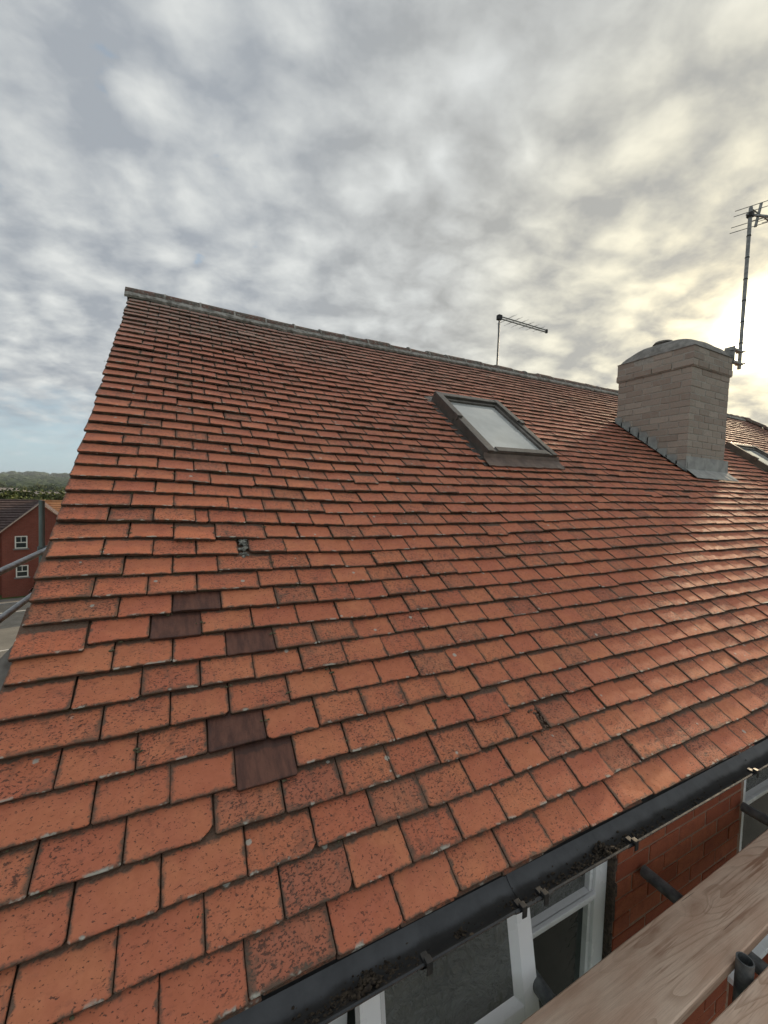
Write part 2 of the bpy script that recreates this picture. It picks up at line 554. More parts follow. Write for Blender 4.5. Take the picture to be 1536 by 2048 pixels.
def wood_mat(name, seed):
    mm, t = mat(name)
    g = t.n('ShaderNodeNewGeometry').outputs['Position']
    q = t.vmath('ADD', g, (seed, seed * .37, 0))
    kn = t.vor(t.mapping(q, scale=(2.6, 6.2, 0)), 1.0)
    kf = t.math('SUBTRACT', 1.0, t.mapr(kn, 0.0, .30))
    wv = t.vmath('ADD', t.mapping(q, scale=(1.0, 13.0, 13.0)), t.comb(0.0, t.math('MULTIPLY', kf, 1.5), 0.0))
    wv = t.vmath('ADD', wv, t.vmath('SCALE', t.noise(t.mapping(q, scale=(2.2, 5, 5)), 2.2, 3, .5, 0, 'Color'), scale=.7))
    sv = t.vmath('ADD', t.mapping(q, scale=(1.1, 30.0, 30.0)), t.comb(0.0, t.math('MULTIPLY', kf, 3.2), 0.0))
    fld = t.noise(t.mapping(q, scale=(.8, 6.5, 6.5)), 1.15, 2, .45)
    fld = t.math('ADD', fld, t.math('MULTIPLY', kf, .16))
    ring = t.mapr(t.math('FRACT', t.math('MULTIPLY', fld, 17.0)), .62, .98)
    grain = t.noise(sv, 1.5, 5, .6, .25)
    fine = t.noise(t.mapping(q, scale=(3, 150, 150)), 3.0, 3, .6)
    c = t.mix(t.mapr(t.noise(t.mapping(q, scale=(1, 3, 3)), 4, 4, .6), .3, .7), (.70, .475, .345), (.82, .625, .48))
    where = t.mapr(t.noise(t.mapping(q, scale=(1.6, 5, 5)), 1.7, 3, .55), .40, .64, .15, .80)
    c = t.mix(t.math('MULTIPLY', t.mapr(grain, .52, .64), where), c, (.34, .165, .095))
    c = t.mix(t.math('MULTIPLY', ring, t.mapr(where, .15, .8, .14, .45)), c, (.40, .215, .13))
    c = t.mix(t.math('MULTIPLY', t.mapr(fine, .42, .75), .22), c, (.36, .24, .17))
    c = t.mix(t.math('MULTIPLY', t.mapr(kf, .0, .9), .45), c, (.36, .17, .09))
    c = t.mix(t.math('MULTIPLY', t.math('SUBTRACT', 1.0, t.mapr(kn, .015, .07)), .85), c, (.17, .075, .035))
    crk = t.mapr(t.noise(t.mapping(q, scale=(1.5, 60, 60)), 1.6, 2, .5), .74, .755)
    c = t.mix(t.math('MULTIPLY', crk, .7), c, (.09, .05, .035))
    t.put(t.b.inputs['Base Color'], c)
    t.b.inputs['Roughness'].default_value = .75
    t.b.inputs['Specular IOR Level'].default_value = .3
    t.put(t.b.inputs['Normal'], t.bump(t.math('ADD', t.math('MULTIPLY', grain, .2), fine), .5, .0015))
    return mm


M_WOOD = wood_mat('sawn_board', 1.3)
M_WOOD2 = wood_mat('sawn_board_worn', 5.9)


def glass_mat(name, base, rough, bump=0.0, bscale=20, metal=0.0, ior=1.5, dist=1.2):
    mm, t = mat(name)
    g = t.n('ShaderNodeNewGeometry').outputs['Position']
    t.put(t.b.inputs['Base Color'], t.mix(t.mapr(t.noise(g, 4, 3, .5), .3, .7), tuple(q * .8 for q in base), base))
    t.b.inputs['Roughness'].default_value = rough
    t.b.inputs['IOR'].default_value = ior
    t.b.inputs['Metallic'].default_value = metal
    if bump:
        t.put(t.b.inputs['Normal'], t.bump(t.noise(g, bscale, 3, .55, dist), .8, bump))
    return mm


M_PANE_OBS = glass_mat('obscure_glass', (.12, .125, .112), .10, .05, 16, dist=2.5)
M_PANE = glass_mat('window_glass', (.014, .022, .020), .05, .0015, 7)
M_SKYPANE = glass_mat('roof_window_glass', (.56, .58, .56), .06, .0005, 5, ior=2.0)

# ------------------------------------------------------------------ ground and setting
def bg_dir(az):
    return Vector((math.sin(az), math.cos(az), 0))


def terrain_h(r, az):
    p = Vector((r * math.sin(az), r * math.cos(az), 0))
    h = GZ
    h -= 14 * ss(r, 90, 420) * (1 - ss(r, 500, 1500))
    hill = ss(r, 1300, 3300)
    ridge = 46 + 9 * mnoise.noise(Vector((az * 9.0, .3, 0))) + 5 * mnoise.noise(Vector((az * 31.0, 4.3, 0)))
    h += hill * (ridge - GZ)
    h += 7 * ss(r, 500, 1200) * (1 - ss(r, 2600, 3300)) * mnoise.noise(p * .0022)
    return h - 60 * ss(r, 3600, 7000)


def ground_mat():
    mm, t = mat('land')
    g = t.n('ShaderNodeNewGeometry').outputs['Position']
    x, y, z = t.sep(g)
    rr = t.vmath('LENGTH', t.comb(x, y, 0.0))
    c = t.mix(t.mapr(t.noise(g, .35, 4, .6), .35, .65), (.045, .075, .022), (.085, .11, .04))
    cell = t.vor(t.mapping(g, scale=(1, .45, 0)), .0065, out='Color')
    k = t.sep(cell)[0]
    far = t.mix(t.mapr(k, .45, .75), (.030, .052, .022), (.055, .085, .030))
    far = t.mix(t.math('MULTIPLY', t.mapr(k, .80, .82), t.mapr(rr, 900, 1300)), far, (.34, .31, .17))
    c = t.mix(t.mapr(rr, 150, 500), c, far)
    t.put(t.b.inputs['Base Color'], c)
    t.b.inputs['Roughness'].default_value = .95
    t.b.inputs['Specular IOR Level'].default_value = .1
    return mm


mb = MB()
rs = [0, 8, 20, 40, 70, 110, 160, 230, 320, 420, 520, 650, 800, 1000, 1200, 1400, 1600, 1800, 2000, 2200, 2400, 2600, 2800, 3000, 3150, 3300, 3450, 3600, 4200, 5500, 7000]
NA = 240
vs, fs = [], []
for r_ in rs:
    for a in range(NA):
        az = 2 * math.pi * a / NA
        vs.append((r_ * math.sin(az), r_ * math.cos(az), terrain_h(r_, az)))
for j in range(len(rs) - 1):
    for a in range(NA):
        fs.append((j * NA + a, (j + 1) * NA + a, (j + 1) * NA + (a + 1) % NA, j * NA + (a + 1) % NA))
mb.add(vs, fs)
gr = mb.build('ground', ground_mat(), smooth='all')
kind(gr, 'structure')

M_ASPH = simple('asphalt', (.060, .066, .068), (.090, .096, .098), 1.2, .9, .004, 60)
M_PAVE = simple('pale_drive', (.14, .135, .118), (.20, .19, .165), .7, .9, .004, 40)
M_CONC = simple('footway', (.14, .135, .12), (.19, .18, .165), 1.5, .9, .004, 40)
M_LINE = simple('white_line', (.55, .55, .52), (.72, .72, .68), 3, .8)
M_KERB = simple('kerb_concrete', (.27, .265, .25), (.36, .35, .33), 4, .9)


def strip(d0, d1, az0, az1, z, h=0.0):
    """ground sheet between two distances and two bearings, as seen from the house"""
    mbs = MB()
    n = 10
    def row(d):
        return [bg_dir(az0 + (az1 - az0) * i / n) * d / math.cos((az0 + (az1 - az0) * i / n) - R(-15)) for i in range(n + 1)]
    a, b = row(d0), row(d1)
    pts = a + b
    vs = [(p.x, p.y, z + h) for p in pts]
    fs = [(i, i + 1, n + 2 + i, n + 1 + i) for i in range(n)]
    if h:
        k = len(vs)
        vs += [(p.x, p.y, z) for p in pts]
        fs += [(i, i + 1, k + i + 1, k + i) for i in range(n)]
        fs += [(n + 1 + i, n + 2 + i, k + n + 2 + i, k + n + 1 + i) for i in range(n)]
    mbs.add(vs, fs)
    return mbs


AZ0, AZ1 = R(-45), R(14)
kind(strip(27.5, 31.0, AZ0, AZ1, GZ + .004).build('footway', M_CONC), 'structure')
kind(strip(31.0, 36.2, AZ0, AZ1, GZ + .008).build('parking_apron', M_PAVE), 'structure')
kind(strip(36.2, 43.5, AZ0, AZ1, GZ + .004).build('road', M_ASPH), 'structure')
kind(strip(40.6, 40.75, AZ0, AZ1, GZ + .008).build('road_marking', M_LINE), 'structure')
kind(strip(31.25, 31.37, AZ0, AZ1, GZ + .012).build('parking_line', M_LINE), 'structure')
kind(strip(43.5, 43.65, AZ0, AZ1, GZ, .12).build('kerb', M_KERB), 'structure')
kind(strip(43.65, 45.3, AZ0, AZ1, GZ + .06).build('pavement', M_CONC), 'structure')


mb = MB()
mb.add([(-6, -30, GZ + .004), (30, -30, GZ + .004), (30, 12, GZ + .004), (-6, 12, GZ + .004)], [(0, 1, 2, 3)])
kind(mb.build('added_yard', M_ASPH), 'structure')  # unseen dark paving, added to take green out of the pane reflections

# ------------------------------------------------------------------ the house with the big roof
house = empty('brick_house', (6.5, 3.6, GZ))
tag(house, 'red brick house under a large orange clay tiled roof, filling the foreground', 'house')
roof = empty('roof', (0, 0, 0))
adopt(roof, house)
S_TOP = 4.50                                   # slope length to the ridge
U_END = 12.1                                   # ridge end, where the hip starts
HIP = math.cos(TH)                             # the hip runs at 45 degrees in plan

# deck under the tiles, back slope, hip slope
mb = MB()
us = [0.02 + i * (U_END - .02) / 24 for i in range(25)]
for i in range(24):
    a, b = us[i], us[i + 1]
    mb.add([RP(a, .03, -.024), RP(b, .03, -.024), RP(b, S_TOP, -.024), RP(a, S_TOP, -.024)], [(0, 1, 2, 3)])
e0, e1 = RP(U_END, 0, -.024), RP(U_END, S_TOP, -.024)
corner = Vector((U_END + S_TOP * HIP * 1.12, .03, 0))
mb.add([e0, corner, e1], [(0, 1, 2)])
ridge_y = [(u, RP(u, S_TOP, -.024)) for u in us]
for i in range(24):
    a, b = ridge_y[i][1], ridge_y[i + 1][1]
    dn = Vector((0, 3.5, -3.5 * math.tan(TH)))
    mb.add([a, b, b + dn, a + dn], [(0, 1, 2, 3)])
mb.add([e1, corner, e1 + Vector((3.5, 3.5, -3.5 * math.tan(TH)))], [(0, 1, 2)])
mb.add([e1, e1 + Vector((3.5, 3.5, -3.5 * math.tan(TH))), e1 + Vector((0, 3.5, -3.5 * math.tan(TH)))], [(0, 1, 2)])
mb.build('roof_deck', M_DECK, roof)

# ---- tiles. Joints of every course near the gable, as laid; further along they run on at one width
JOINT = {
    0: [.236, .399, .557, .742, .910], 1: [.164, .322, .481], 2: [.237, .396, .575, .742],
    3: [.158, .319, .508, .679, .842, 1.003, 1.164, 1.326, 1.485, 1.647, 1.813],
    4: [.25, .41, .565, .727], 5: [.166, .33, .50, .657], 6: [.245, .406, .562, .743],
    7: [.17, .329, .487, .645, .803], 8: [.249, .408, .567, .727, .874], 9: [.176, .342, .495, .661, .825],
    10: [.246, .404, .561, .759], 11: [.166, .325, .483, .707, .863], 12: [.244, .402, .560, .769],
    13: [.172, .333, .484, .643, .686, .841, .988], 14: [.246, .402, .560, .767, .917],
    15: [.167, .326, .484, .538, .690, .842], 16: [.239, .399, .625, .782, .931, 1.082],
    17: [.166, .324, .480, .690, .844, 1.001], 18: [.243, .399, .556, .766, .929, 1.087],
    19: [.163, .326, .483, .640, .860, 1.011], 20: [.239, .396, .553, .763, .917, 1.078],
    21: [.167, .329, .482, .670, .820, .979, 1.133], 22: [.24, .398, .556, .735, .89],
    23: [.171, .329, .484, .640, .80], 24: [.242, .40, .575, .75], 25: [.167, .327, .484, .66],
    26: [.241, .40, .60, .757], 27: [.165, .325, .483, .655],
}
DARK = {(10, 2), (9, 2), (8, 3), (5, 3), (4, 3)}
NROW = 46
SKY_U, SKY_S = (2.56, 3.37), (2.15, 3.16)      # opening of the roof window
CH_X, CH_Y = (5.60, 6.44), (1.81, 2.68)        # plan of the chimney
SKY2_U, SKY2_S = (8.05, 8.95), (2.05, 2.98)


def tail_s(k):
    return .0959 * k - 4.6e-7 * k ** 3


def sm(x, a, b):
    return ss(x, a, b)


tiles = []                                     # (area, data)
for k in range(NROW):
    rr = random.Random(100 + k)
    js = [rr.gauss(.002, .004)] + list(JOINT.get(k, [.167, .327, .485, .643] if k % 2 else [.243, .401, .559, .717]))
    wmod = {0: .1665, 1: .164, 2: .1635}.get(k, .1585)
    u_max = U_END + (S_TOP - tail_s(k)) * HIP
    if 3 < k and k not in (13, 15):
        last = js[-1]
    while js[-1] < u_max:
        js.append(js[-1] + wmod + rr.gauss(0, .0016))
    for i in range(len(js) - 1):
        a, b = js[i], js[i + 1]
        if k == 13 and i == 4:
            continue                           # the missing piece of tile
        if b > u_max:
            b = u_max
            if b - a < .03:
                continue
        s0 = tail_s(k)
        uc, scn = (a + b) / 2, s0 + .05
        yc = swarp(uc, s0 + .05) * math.cos(TH)
        cut = None
        if SKY_S[0] - .10 < s0 < SKY_S[1] - .01:
            cut = (SKY_U[0] - .012, SKY_U[1] + .012)
        elif SKY_S[0] - .12 < s0 <= SKY_S[0] - .10:
            cut = None
        if cut is None or not (b > cut[0] and a < cut[1]):
            if SKY2_S[0] - .1 < s0 < SKY2_S[1] - .01 and b > SKY2_U[0] - .01 and a < SKY2_U[1] + .01:
                cut = (SKY2_U[0] - .01, SKY2_U[1] + .01)
            elif CH_Y[0] - .02 < yc < CH_Y[1] - .04 and b > CH_X[0] and a < CH_X[1]:
                cut = (CH_X[0] + .005, CH_X[1] - .005)
            else:
                cut = None
        if cut:
            if a >= cut[0] and b <= cut[1]:
                continue
            if a < cut[0]:
                b = min(b, cut[0])
            else:
                a = max(a, cut[1])
            if b - a < .02:
                continue
        # left of the repair seam the courses hang a touch lower
        ds = rr.gauss(0, .0022)
        if 11 <= k <= 33 and b < .80 + .05 * rr.random():
            ds -= .010
        drop = 0.0
        rot = rr.gauss(0, .0055)
        lift = rr.gauss(0, .0017)
        if (k, i) == (9, 0):
            ds, rot, lift = -.020, .030, .005
        elif rr.random() < .02 and k > 0:
            ds -= rr.uniform(.008, .02)
            rot += rr.gauss(0, .012)
            lift += .003
        tiles.append(dict(k=k, i=i, a=a, b=b, s=s0 + ds, rot=rot, lift=lift, tilt=rr.gauss(0, .011),
                          roll=rr.gauss(0, .016), seed=rr.random(), r1=rr.random(), r2=rr.random() ** 1.25,
                          dark=1.0 if (k, i) in DARK else 0.0, rr=rr.random()))
for t_ in tiles:
    q = [to_px(RP(u, s, .03)) for u, s in ((t_['a'], t_['s']), (t_['b'], t_['s']), (t_['b'], t_['s'] + .096), (t_['a'], t_['s'] + .096))]
    ar = 0
    if all(c[2] > .1 for c in q):
        q = [(max(0, min(1536, c[0])), max(0, min(2048, c[1]))) for c in q]
        ar = abs(sum(q[i][0] * q[(i + 1) % 4][1] - q[(i + 1) % 4][0] * q[i][1] for i in range(4))) / 2
    t_['area'] = ar
tiles.sort(key=lambda d: -d['area'])

CHIPS = {(3, 2): ('br', .030, .026), (2, 3): ('br', .020, .018), (1, 4): ('br', .016, .02), (13, 1): ('bl', .012, .01),
         (18, 3): ('brr', .02, .02), (6, 2): ('br', .012, .01), (2, 6): ('bl', .016, .012)}
TT = .0130


def tile_geo(d, fine):
    rr = random.Random(int(d['seed'] * 1e6))
    gap = .0020 + .0030 * rr.random() ** 2
    w_ = d['b'] - d['a'] - gap
    L = .205
    ca = .0025 + .003 * rr.random()
    cb = .0025 + .003 * rr.random()
    j = lambda a: rr.gauss(0, a)
    pts = []                                   # outline, anticlockwise from the head left, local x right, y up the slope
    chip = CHIPS.get((d['k'], d['i']))
    if chip is None and rr.random() < .07:
        chip = (rr.choice(['bl', 'br']), rr.uniform(.006, .016), rr.uniform(.006, .014))
    if fine:
        pts.append((0.0, L))
        pts.append((j(.0008), .068 + j(.01)))
        if chip and chip[0] == 'bl':
            pts += [(j(.0005), chip[2]), (chip[1] * .35, chip[2] * .45), (chip[1], j(.0006))]
        else:
            pts += [(0, ca), (ca, j(.0005))]
        nb = 4 if fine == 2 else 2
        for q in range(1, nb):
            pts.append((w_ * q / nb + j(.006), j(.0009)))
        if (d['k'], d['i']) == (3, 9):
            pts += [(w_ * .66, 0), (w_ * .70, .012), (w_ * .79, .02), (w_ * .80, .05), (w_ * .93, .062), (w_, .085)]
        elif chip and chip[0][:2] == 'br':
            pts += [(w_ - chip[1], j(.0006)), (w_ - chip[1] * .4, chip[2] * .5), (w_ + j(.0004), chip[2])]
        else:
            pts += [(w_ - cb, j(.0005)), (w_, cb)]
        pts.append((w_ + j(.0008), .068 + j(.01)))
        pts.append((w_, L))
    else:
        pts = [(0, L), (0, .002), (.003, j(.0006)), (w_ - .003, j(.0006)), (w_, .002), (w_, L)]
    n = len(pts)
    cx = w_ / 2
    cy = .09
    ins = .0016
    V, F, Mt, UV, E = [], [], [], [], []
    camb = .0024
    def z_of(x, y):
        return -camb * ((x - cx) / cx) ** 2
    for (x, y) in pts:                         # inner top ring
        V.append((x + ins * (1 if x < cx else -1) * (1 if abs(x - cx) > cx - .004 else 0), y + (ins if y < .03 else 0), z_of(x, y)))
    for (x, y) in pts:
        V.append((x, y, z_of(x, y) - .0016))
    for (x, y) in pts:
        V.append((x, y + .001, z_of(x, y) - TT))
    F.append(tuple(range(n)))
    Mt.append(0)
    for i in range(n - 1):
        F.append((i, n + i, n + i + 1, i + 1))
        Mt.append(0)
        F.append((n + i, 2 * n + i, 2 * n + i + 1, n + i + 1))
        Mt.append(1)
    # rotation about the tail, then into the roof frame
    cr, sr = math.cos(d['rot']), math.sin(d['rot'])
    out = []
    for (x, y, z) in V:
        xx, yy = x - cx, y
        xx, yy = xx * cr - yy * sr, xx * sr + yy * cr
        z2 = z - (.155 + d['tilt']) * y + d['roll'] * xx * .6
        out.append((xx, yy, z2))
    uc = d['a'] + (d['b'] - d['a']) / 2
    sl_ = (swarp(uc + .05, d['s']) - swarp(uc - .05, d['s'])) / .1
    X = (AX + SU * sl_).normalized()
    O = RP(uc, d['s'], .030 + d['lift'])
    W = [O + X * x + SU * y + NN * z for x, y, z in out]
    for f in F:
        for vi in f:
            x, y = V[vi][0], V[vi][1]
            UV.append((x, y))
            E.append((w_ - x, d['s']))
    col = (d['r1'], d['r2'], d['seed'], d['dark'])
    return W, F, Mt, UV, E, col, O


def tile_mesh(name, items, origin):
    V, F, M_, UV, E, C = [], [], [], [], [], []
    for W, f, mt, uv, e, col, O in items:
        b = len(V)
        V += [tuple(q - origin) for q in W]
        F += [tuple(b + i for i in q) for q in f]
        M_ += mt
        UV += uv
        E += e
        C += [col] * len(W)
    me = bpy.data.meshes.new(name)
    me.from_pydata(V, [], F)
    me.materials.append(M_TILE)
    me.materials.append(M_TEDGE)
    me.polygons.foreach_set('material_index', M_)
    l1 = me.uv_layers.new(name='UVMap')
    l1.data.foreach_set('uv', [c for q in UV for c in q])
    l2 = me.uv_layers.new(name='E')
    l2.data.foreach_set('uv', [c for q in E for c in q])
    ca = me.attributes.new('rnd', 'FLOAT_COLOR', 'POINT')
    ca.data.foreach_set('color', [c for q in C for c in q])
    me.update()
    return me


NBIG = 300
for n_, d in enumerate(tiles[:NBIG]):
    gme = tile_geo(d, 2 if n_ < 160 else 1)
    me = tile_mesh('tile', [gme], gme[6])
    o = bpy.data.objects.new('tile', me)
    o.location = gme[6]
    COL.objects.link(o)
    adopt(o, roof)
    if d['dark']:
        o['label'] = 'dark brown replacement tile'
rest = tile_mesh('tile_field', [tile_geo(d, 1 if d['area'] > 250 else 0) for d in tiles[NBIG:]], Vector((0, 0, 0)))
o = bpy.data.objects.new('tile_field', rest)
COL.objects.link(o)
adopt(o, roof)
kind(o, 'stuff')

# under-eave course: slivers showing below the first course
rr = random.Random(5)
u = -.05
und = []
while u < 6:
    d = dict(k=-1, i=0, a=u, b=u + .158, s=-.004 + rr.gauss(0, .004), rot=rr.gauss(0, .006), lift=-.0125, tilt=0, roll=0,
             seed=rr.random(), r1=rr.random(), r2=.95, dark=.25, area=0)
    und.append(tile_geo(d, 0))
    u += .1585
o = bpy.data.objects.new('under_eave_tiles', tile_mesh('under_eave_tiles', und, Vector((0, 0, 0))))
COL.objects.link(o)
adopt(o, roof)

# rubble in the broken tile and the mortar lump in the hole
def lump(mb_, c, r, rr_, sq=(1, 1, .6), n=7):
    ico = bmesh.new()
    bmesh.ops.create_icosphere(ico, subdivisions=1, radius=1.0)
    sd = rr_.random() * 50
    vs_ = []
    for v in ico.verts:
        f = 1 + .55 * mnoise.noise(v.co * 1.3 + Vector((sd, 0, sd)))
        p = v.co * f
        vs_.append(Vector(c) + AX * (p.x * r * sq[0]) + SU * (p.y * r * sq[1]) + NN * (p.z * r * sq[2]))
    mb_.add(vs_, [tuple(v.index for v in f.verts) for f in ico.faces])
    ico.free()


rr = random.Random(11)
mb = MB()
for q in range(46):
    lump(mb, RP(rr.uniform(1.595, 1.652), rr.uniform(.282, .36), .018 + rr.random() * .006), rr.uniform(.002, .006), rr)
for q in range(8):
    lump(mb, RP(rr.uniform(1.50, 1.64), rr.uniform(.262, .285), .030), rr.uniform(.0015, .004), rr)
kind(mb.build('tile_rubble', simple('rubble', (.05, .032, .022), (.22, .14, .10), 120, .95), roof), 'stuff')
mb = MB()
for q in range(26):
    lump(mb, RP(rr.uniform(.648, .681), rr.uniform(1.225, 1.33), .016), rr.uniform(.005, .011), rr)
mb.build('mortar_patch', simple('old_mortar', (.06, .058, .05), (.34, .335, .29), 70, .95, .003, 150), roof)

# moss and grit along the tails
mb = MB()
rr = random.Random(21)
vis = [d for d in tiles if d['area'] > 260 and d['k'] > 0]
for q in range(720):
    d = rr.choice(vis)
    bias = rr.random()
    u = rr.uniform(d['a'], d['b']) if bias < .6 else d['b'] + rr.gauss(0, .002)
    if u > 1.4 and rr.random() < .6:
        continue
    s = d['s'] + (rr.gauss(-.002, .0016) if bias < .6 else rr.uniform(0, .09))
    for z in range(rr.randint(1, 5)):
        lump(mb, RP(u + rr.gauss(0, .006), s + rr.gauss(0, .0012),   .0165 + rr.random() * .003 if bias < .6 else .023), rr.uniform(.0012, .0036), rr, (1.4, 1, .8))
kind(mb.build('moss', M_MOSS, roof), 'stuff')

# ---- ridge tiles in mortar
rr = random.Random(3)
u = -.035
mort = MB()
prof = [(.115 * math.cos(a), .115 * math.sin(a)) for a in [math.pi * (i / 10) for i in range(11)]]
while u < U_END + .1:
    L = .292 + rr.gauss(0, .006)
    if u < 0:
        L = .315
    mb = MB()
    a_, b_ = RP(u + .004, S_TOP, -.05), RP(u + L - .006, S_TOP, -.05)
    tw = rr.gauss(0, .004)
    dz = rr.gauss(0, .005)
    pr2 = [(x * .86, y * .86) for x, y in prof]
    YY, ZZ = Vector((0, 1, 0)), Vector((0, 0, 1))
    path = [(a_ + ZZ * dz, YY, ZZ), (b_ + ZZ * (dz + tw), YY, ZZ)]
    full = [(x, y) for x, y in prof] + [(x, y) for x, y in reversed(pr2)]
    mb.sweep(full, path, 0, closed=True)
    mb.build('ridge_tile', M_RIDGE, roof, smooth=True, origin=a_)
    # pale joint
    mort.sweep([(x * 1.02, y * 1.02 + .001) for x, y in prof] + [(x * .8, y * .8) for x, y in reversed(prof)], [(b_ + AX * -.004, YY, ZZ), (b_ + AX * .012, YY, ZZ)], 0, closed=True)
    u += L
nb = 420
path_pts = []
for i in range(nb + 1):
    u = -.03 + (U_END + .1) * i / nb
    lowr = .024 * mnoise.noise(Vector((u * 3.1, 0, 0))) + .022 * mnoise.noise(Vector((u * 13, 5, 0)))
    path_pts.append((u, lowr))
vs, fs = [], []
for u, lo in path_pts:
    vs += [RP(u, S_TOP - .115 + lo, .016), RP(u, S_TOP - .112 + lo, .036), RP(u, S_TOP - .065, .048), RP(u, S_TOP + .0, .02)]
for i in range(nb):
    for j in range(3):
        fs.append((i * 4 + j, i * 4 + j + 1, i * 4 + 5 + j, i * 4 + 4 + j))
fs.append((0, 1, 2, 3))
mort.add(vs, fs)
mort.build('ridge_mortar', M_MORTAR, roof)

# hip tiles at the far end
mb0 = None
c0 = RP(U_END, S_TOP, -.01)
hd = (corner - c0)
for i in range(14):
    a_ = c0 + hd * (i * .07 + .01)
    b_ = c0 + hd * (i * .07 + .078)
    mb = MB()
    z = hd.normalized()
    xx = z.cross(Vector((0, 0, 1))).normalized()
    yy = xx.cross(z)
    mb.sweep([(x * .9, y * .8) for x, y in prof] + [(x * .78, y * .68) for x, y in reversed(prof)], [(a_, xx, yy), (b_ + yy * .012, xx, yy)], 0, closed=True)
    mb.build('hip_tile', M_RIDGE, roof, smooth=True, origin=a_)

# verge: fibre cement undercloak and mortar along the gable
mb = MB()
n = 60
vs, fs = [], []
for i in range(n + 1):
    s = -.02 + (S_TOP - .05) * i / n
    out_ = .012 - .10 * (1 - ss(s, .72, .98)) + .004 * mnoise.noise(Vector((s * 9, 1, 2)))
    vs += [RP(out_, s, -.004), RP(.06, s, -.004), RP(.06, s, -.022), RP(out_, s, -.022)]
for i in range(n):
    for j in range(4):
        fs.append((i * 4 + j, i * 4 + (j + 1) % 4, i * 4 + 4 + (j + 1) % 4, i * 4 + 4 + j))
fs += [(0, 1, 2, 3), (4 * n, 4 * n + 3, 4 * n + 2, 4 * n + 1)]
mb.add(vs, fs)
mb.build('verge_undercloak', M_UNDER, roof)

# ---- walls
WY = .2                                        # outer face of the front wall
wall = empty('front_wall', (0, 0, 0))
adopt(wall, house)
BL, BH, J = .237, .081, .011
mb = MB()
mb.box(2.075, 3.17, WY + .0035, WY + .25, -1.898, -.12)
mb.build('wall_core', M_WMORTAR, wall)
bshape = MB()
bshape.box(-(BL - J) / 2, (BL - J) / 2, 0, .05, -(BH - J) / 2, (BH - J) / 2)
bob = bshape.build('brick', M_BRICK, wall, bevel=.004)
hshape = MB()
hshape.box(-(BL / 2 - J) / 2, (BL / 2 - J) / 2, 0, .05, -(BH - J) / 2, (BH - J) / 2)
hob = hshape.build('brick', M_BRICK, wall, bevel=.004)
rr = random.Random(9)


def put_brick(src, loc, first):
    o = src if first else src.copy()
    if not first:
        COL.objects.link(o)
        o.parent = src.parent
    o.location = Vector(loc) - wpos(src.parent)
    return o


ff = fh = True
for c in range(-4, 18):
    zc_ = -.493 - BH / 2 - c * BH + BH
    if zc_ > -.13:
        continue
    x0, x1 = 2.075, 3.17
    off = .0 if c % 2 else BL / 2
    x = x0 + (.0 if c % 2 else 0)
    if c % 2 == 0:
        put_brick(hob, (x0 + BL / 4, WY + rr.gauss(0, .0015), zc_), fh)
        fh = False
        x = x0 + BL / 2
    while x + BL < x1 + .02:
        put_brick(bob, (x + BL / 2, WY + rr.gauss(0, .0015), zc_ + rr.gauss(0, .0008)), ff)
        ff = False
        x += BL
    if x1 - x > .08:
        put_brick(hob, (x + BL / 4, WY + rr.gauss(0, .0015), zc_), fh)
        fh = False


def bg_brick_mat(name, ca, cb, mo, sc):
    mm, t = mat(name)
    tco = t.n('ShaderNodeTexCoord').outputs['UV']
    bt = t.n('ShaderNodeTexBrick')
    t.put(bt.inputs['Vector'], tco)
    bt.inputs['Color1'].default_value = (*ca, 1)
    bt.inputs['Color2'].default_value = (*cb, 1)
    bt.inputs['Mortar'].default_value = (*mo, 1)
    bt.inputs['Scale'].default_value = sc
    bt.inputs['Mortar Size'].default_value = .012
    bt.inputs['Brick Width'].default_value = .225
    bt.inputs['Row Height'].default_value = .075
    g = t.n('ShaderNodeNewGeometry').outputs['Position']
    c = t.mix(t.math('MULTIPLY', t.mapr(t.noise(g, 1.1, 4, .6), .35, .7), .35), bt.outputs[0], tuple(q * .6 for q in ca))
    t.put(t.b.inputs['Base Color'], c)
    t.b.inputs['Roughness'].default_value = .9
    t.b.inputs['Specular IOR Level'].default_value = .2
    return mm


def uv_walls(o):
    """planar uv in metres for upright walls"""
    me = o.data
    l = me.uv_layers.new(name='UVMap')
    for p in me.polygons:
        nrm = p.normal
        tx = Vector((-nrm.y, nrm.x, 0))
        tx = tx.normalized() if tx.length > .01 else Vector((1, 0, 0))
        for li in p.loop_indices:
            v = me.vertices[me.loops[li].vertex_index].co
            l.data[li].uv = (v.dot(tx), v.z)


M_WALLB = bg_brick_mat('brickwork', (.33, .085, .042), (.40, .12, .06), (.28, .22, .16), 1.0)
mb = MB()
mb.box(.055, .798, WY + .002, WY + .25, GZ, -.12)
mb.box(.798, 4.952, WY + .002, WY + .25, GZ, -1.9)
mb.box(4.952, 12.49, WY + .002, WY + .25, GZ, -.12)
o = mb.build('lower_wall', M_WALLB, wall)
uv_walls(o)
mb = MB()
ry = RP(0, S_TOP).y
rz = RP(0, S_TOP).z
mb.add([(.05, WY, GZ), (.05, 2 * ry, GZ), (.05, 2 * ry, 0), (.05, ry, rz - .1), (.05, WY, .05)], [(0, 1, 2, 3, 4)])
mb.add([(12.5, WY, GZ), (12.5, 2 * ry, GZ), (12.5, 2 * ry, 0), (12.5, WY, 0)], [(0, 1, 2, 3)])
mb.add([(.05, 2 * ry, GZ), (12.5, 2 * ry, GZ), (12.5, 2 * ry, 0), (.05, 2 * ry, 0)], [(0, 1, 2, 3)])
o = mb.build('gable_wall', M_WALLB, house)
uv_walls(o)
mb = MB()
mb.box(-.03, 16, .012, .03, -.16, .006)
mb.box(-.03, 16, .03, WY + .1, -.135, -.12)
mb.build('fascia', M_BLACK, house)

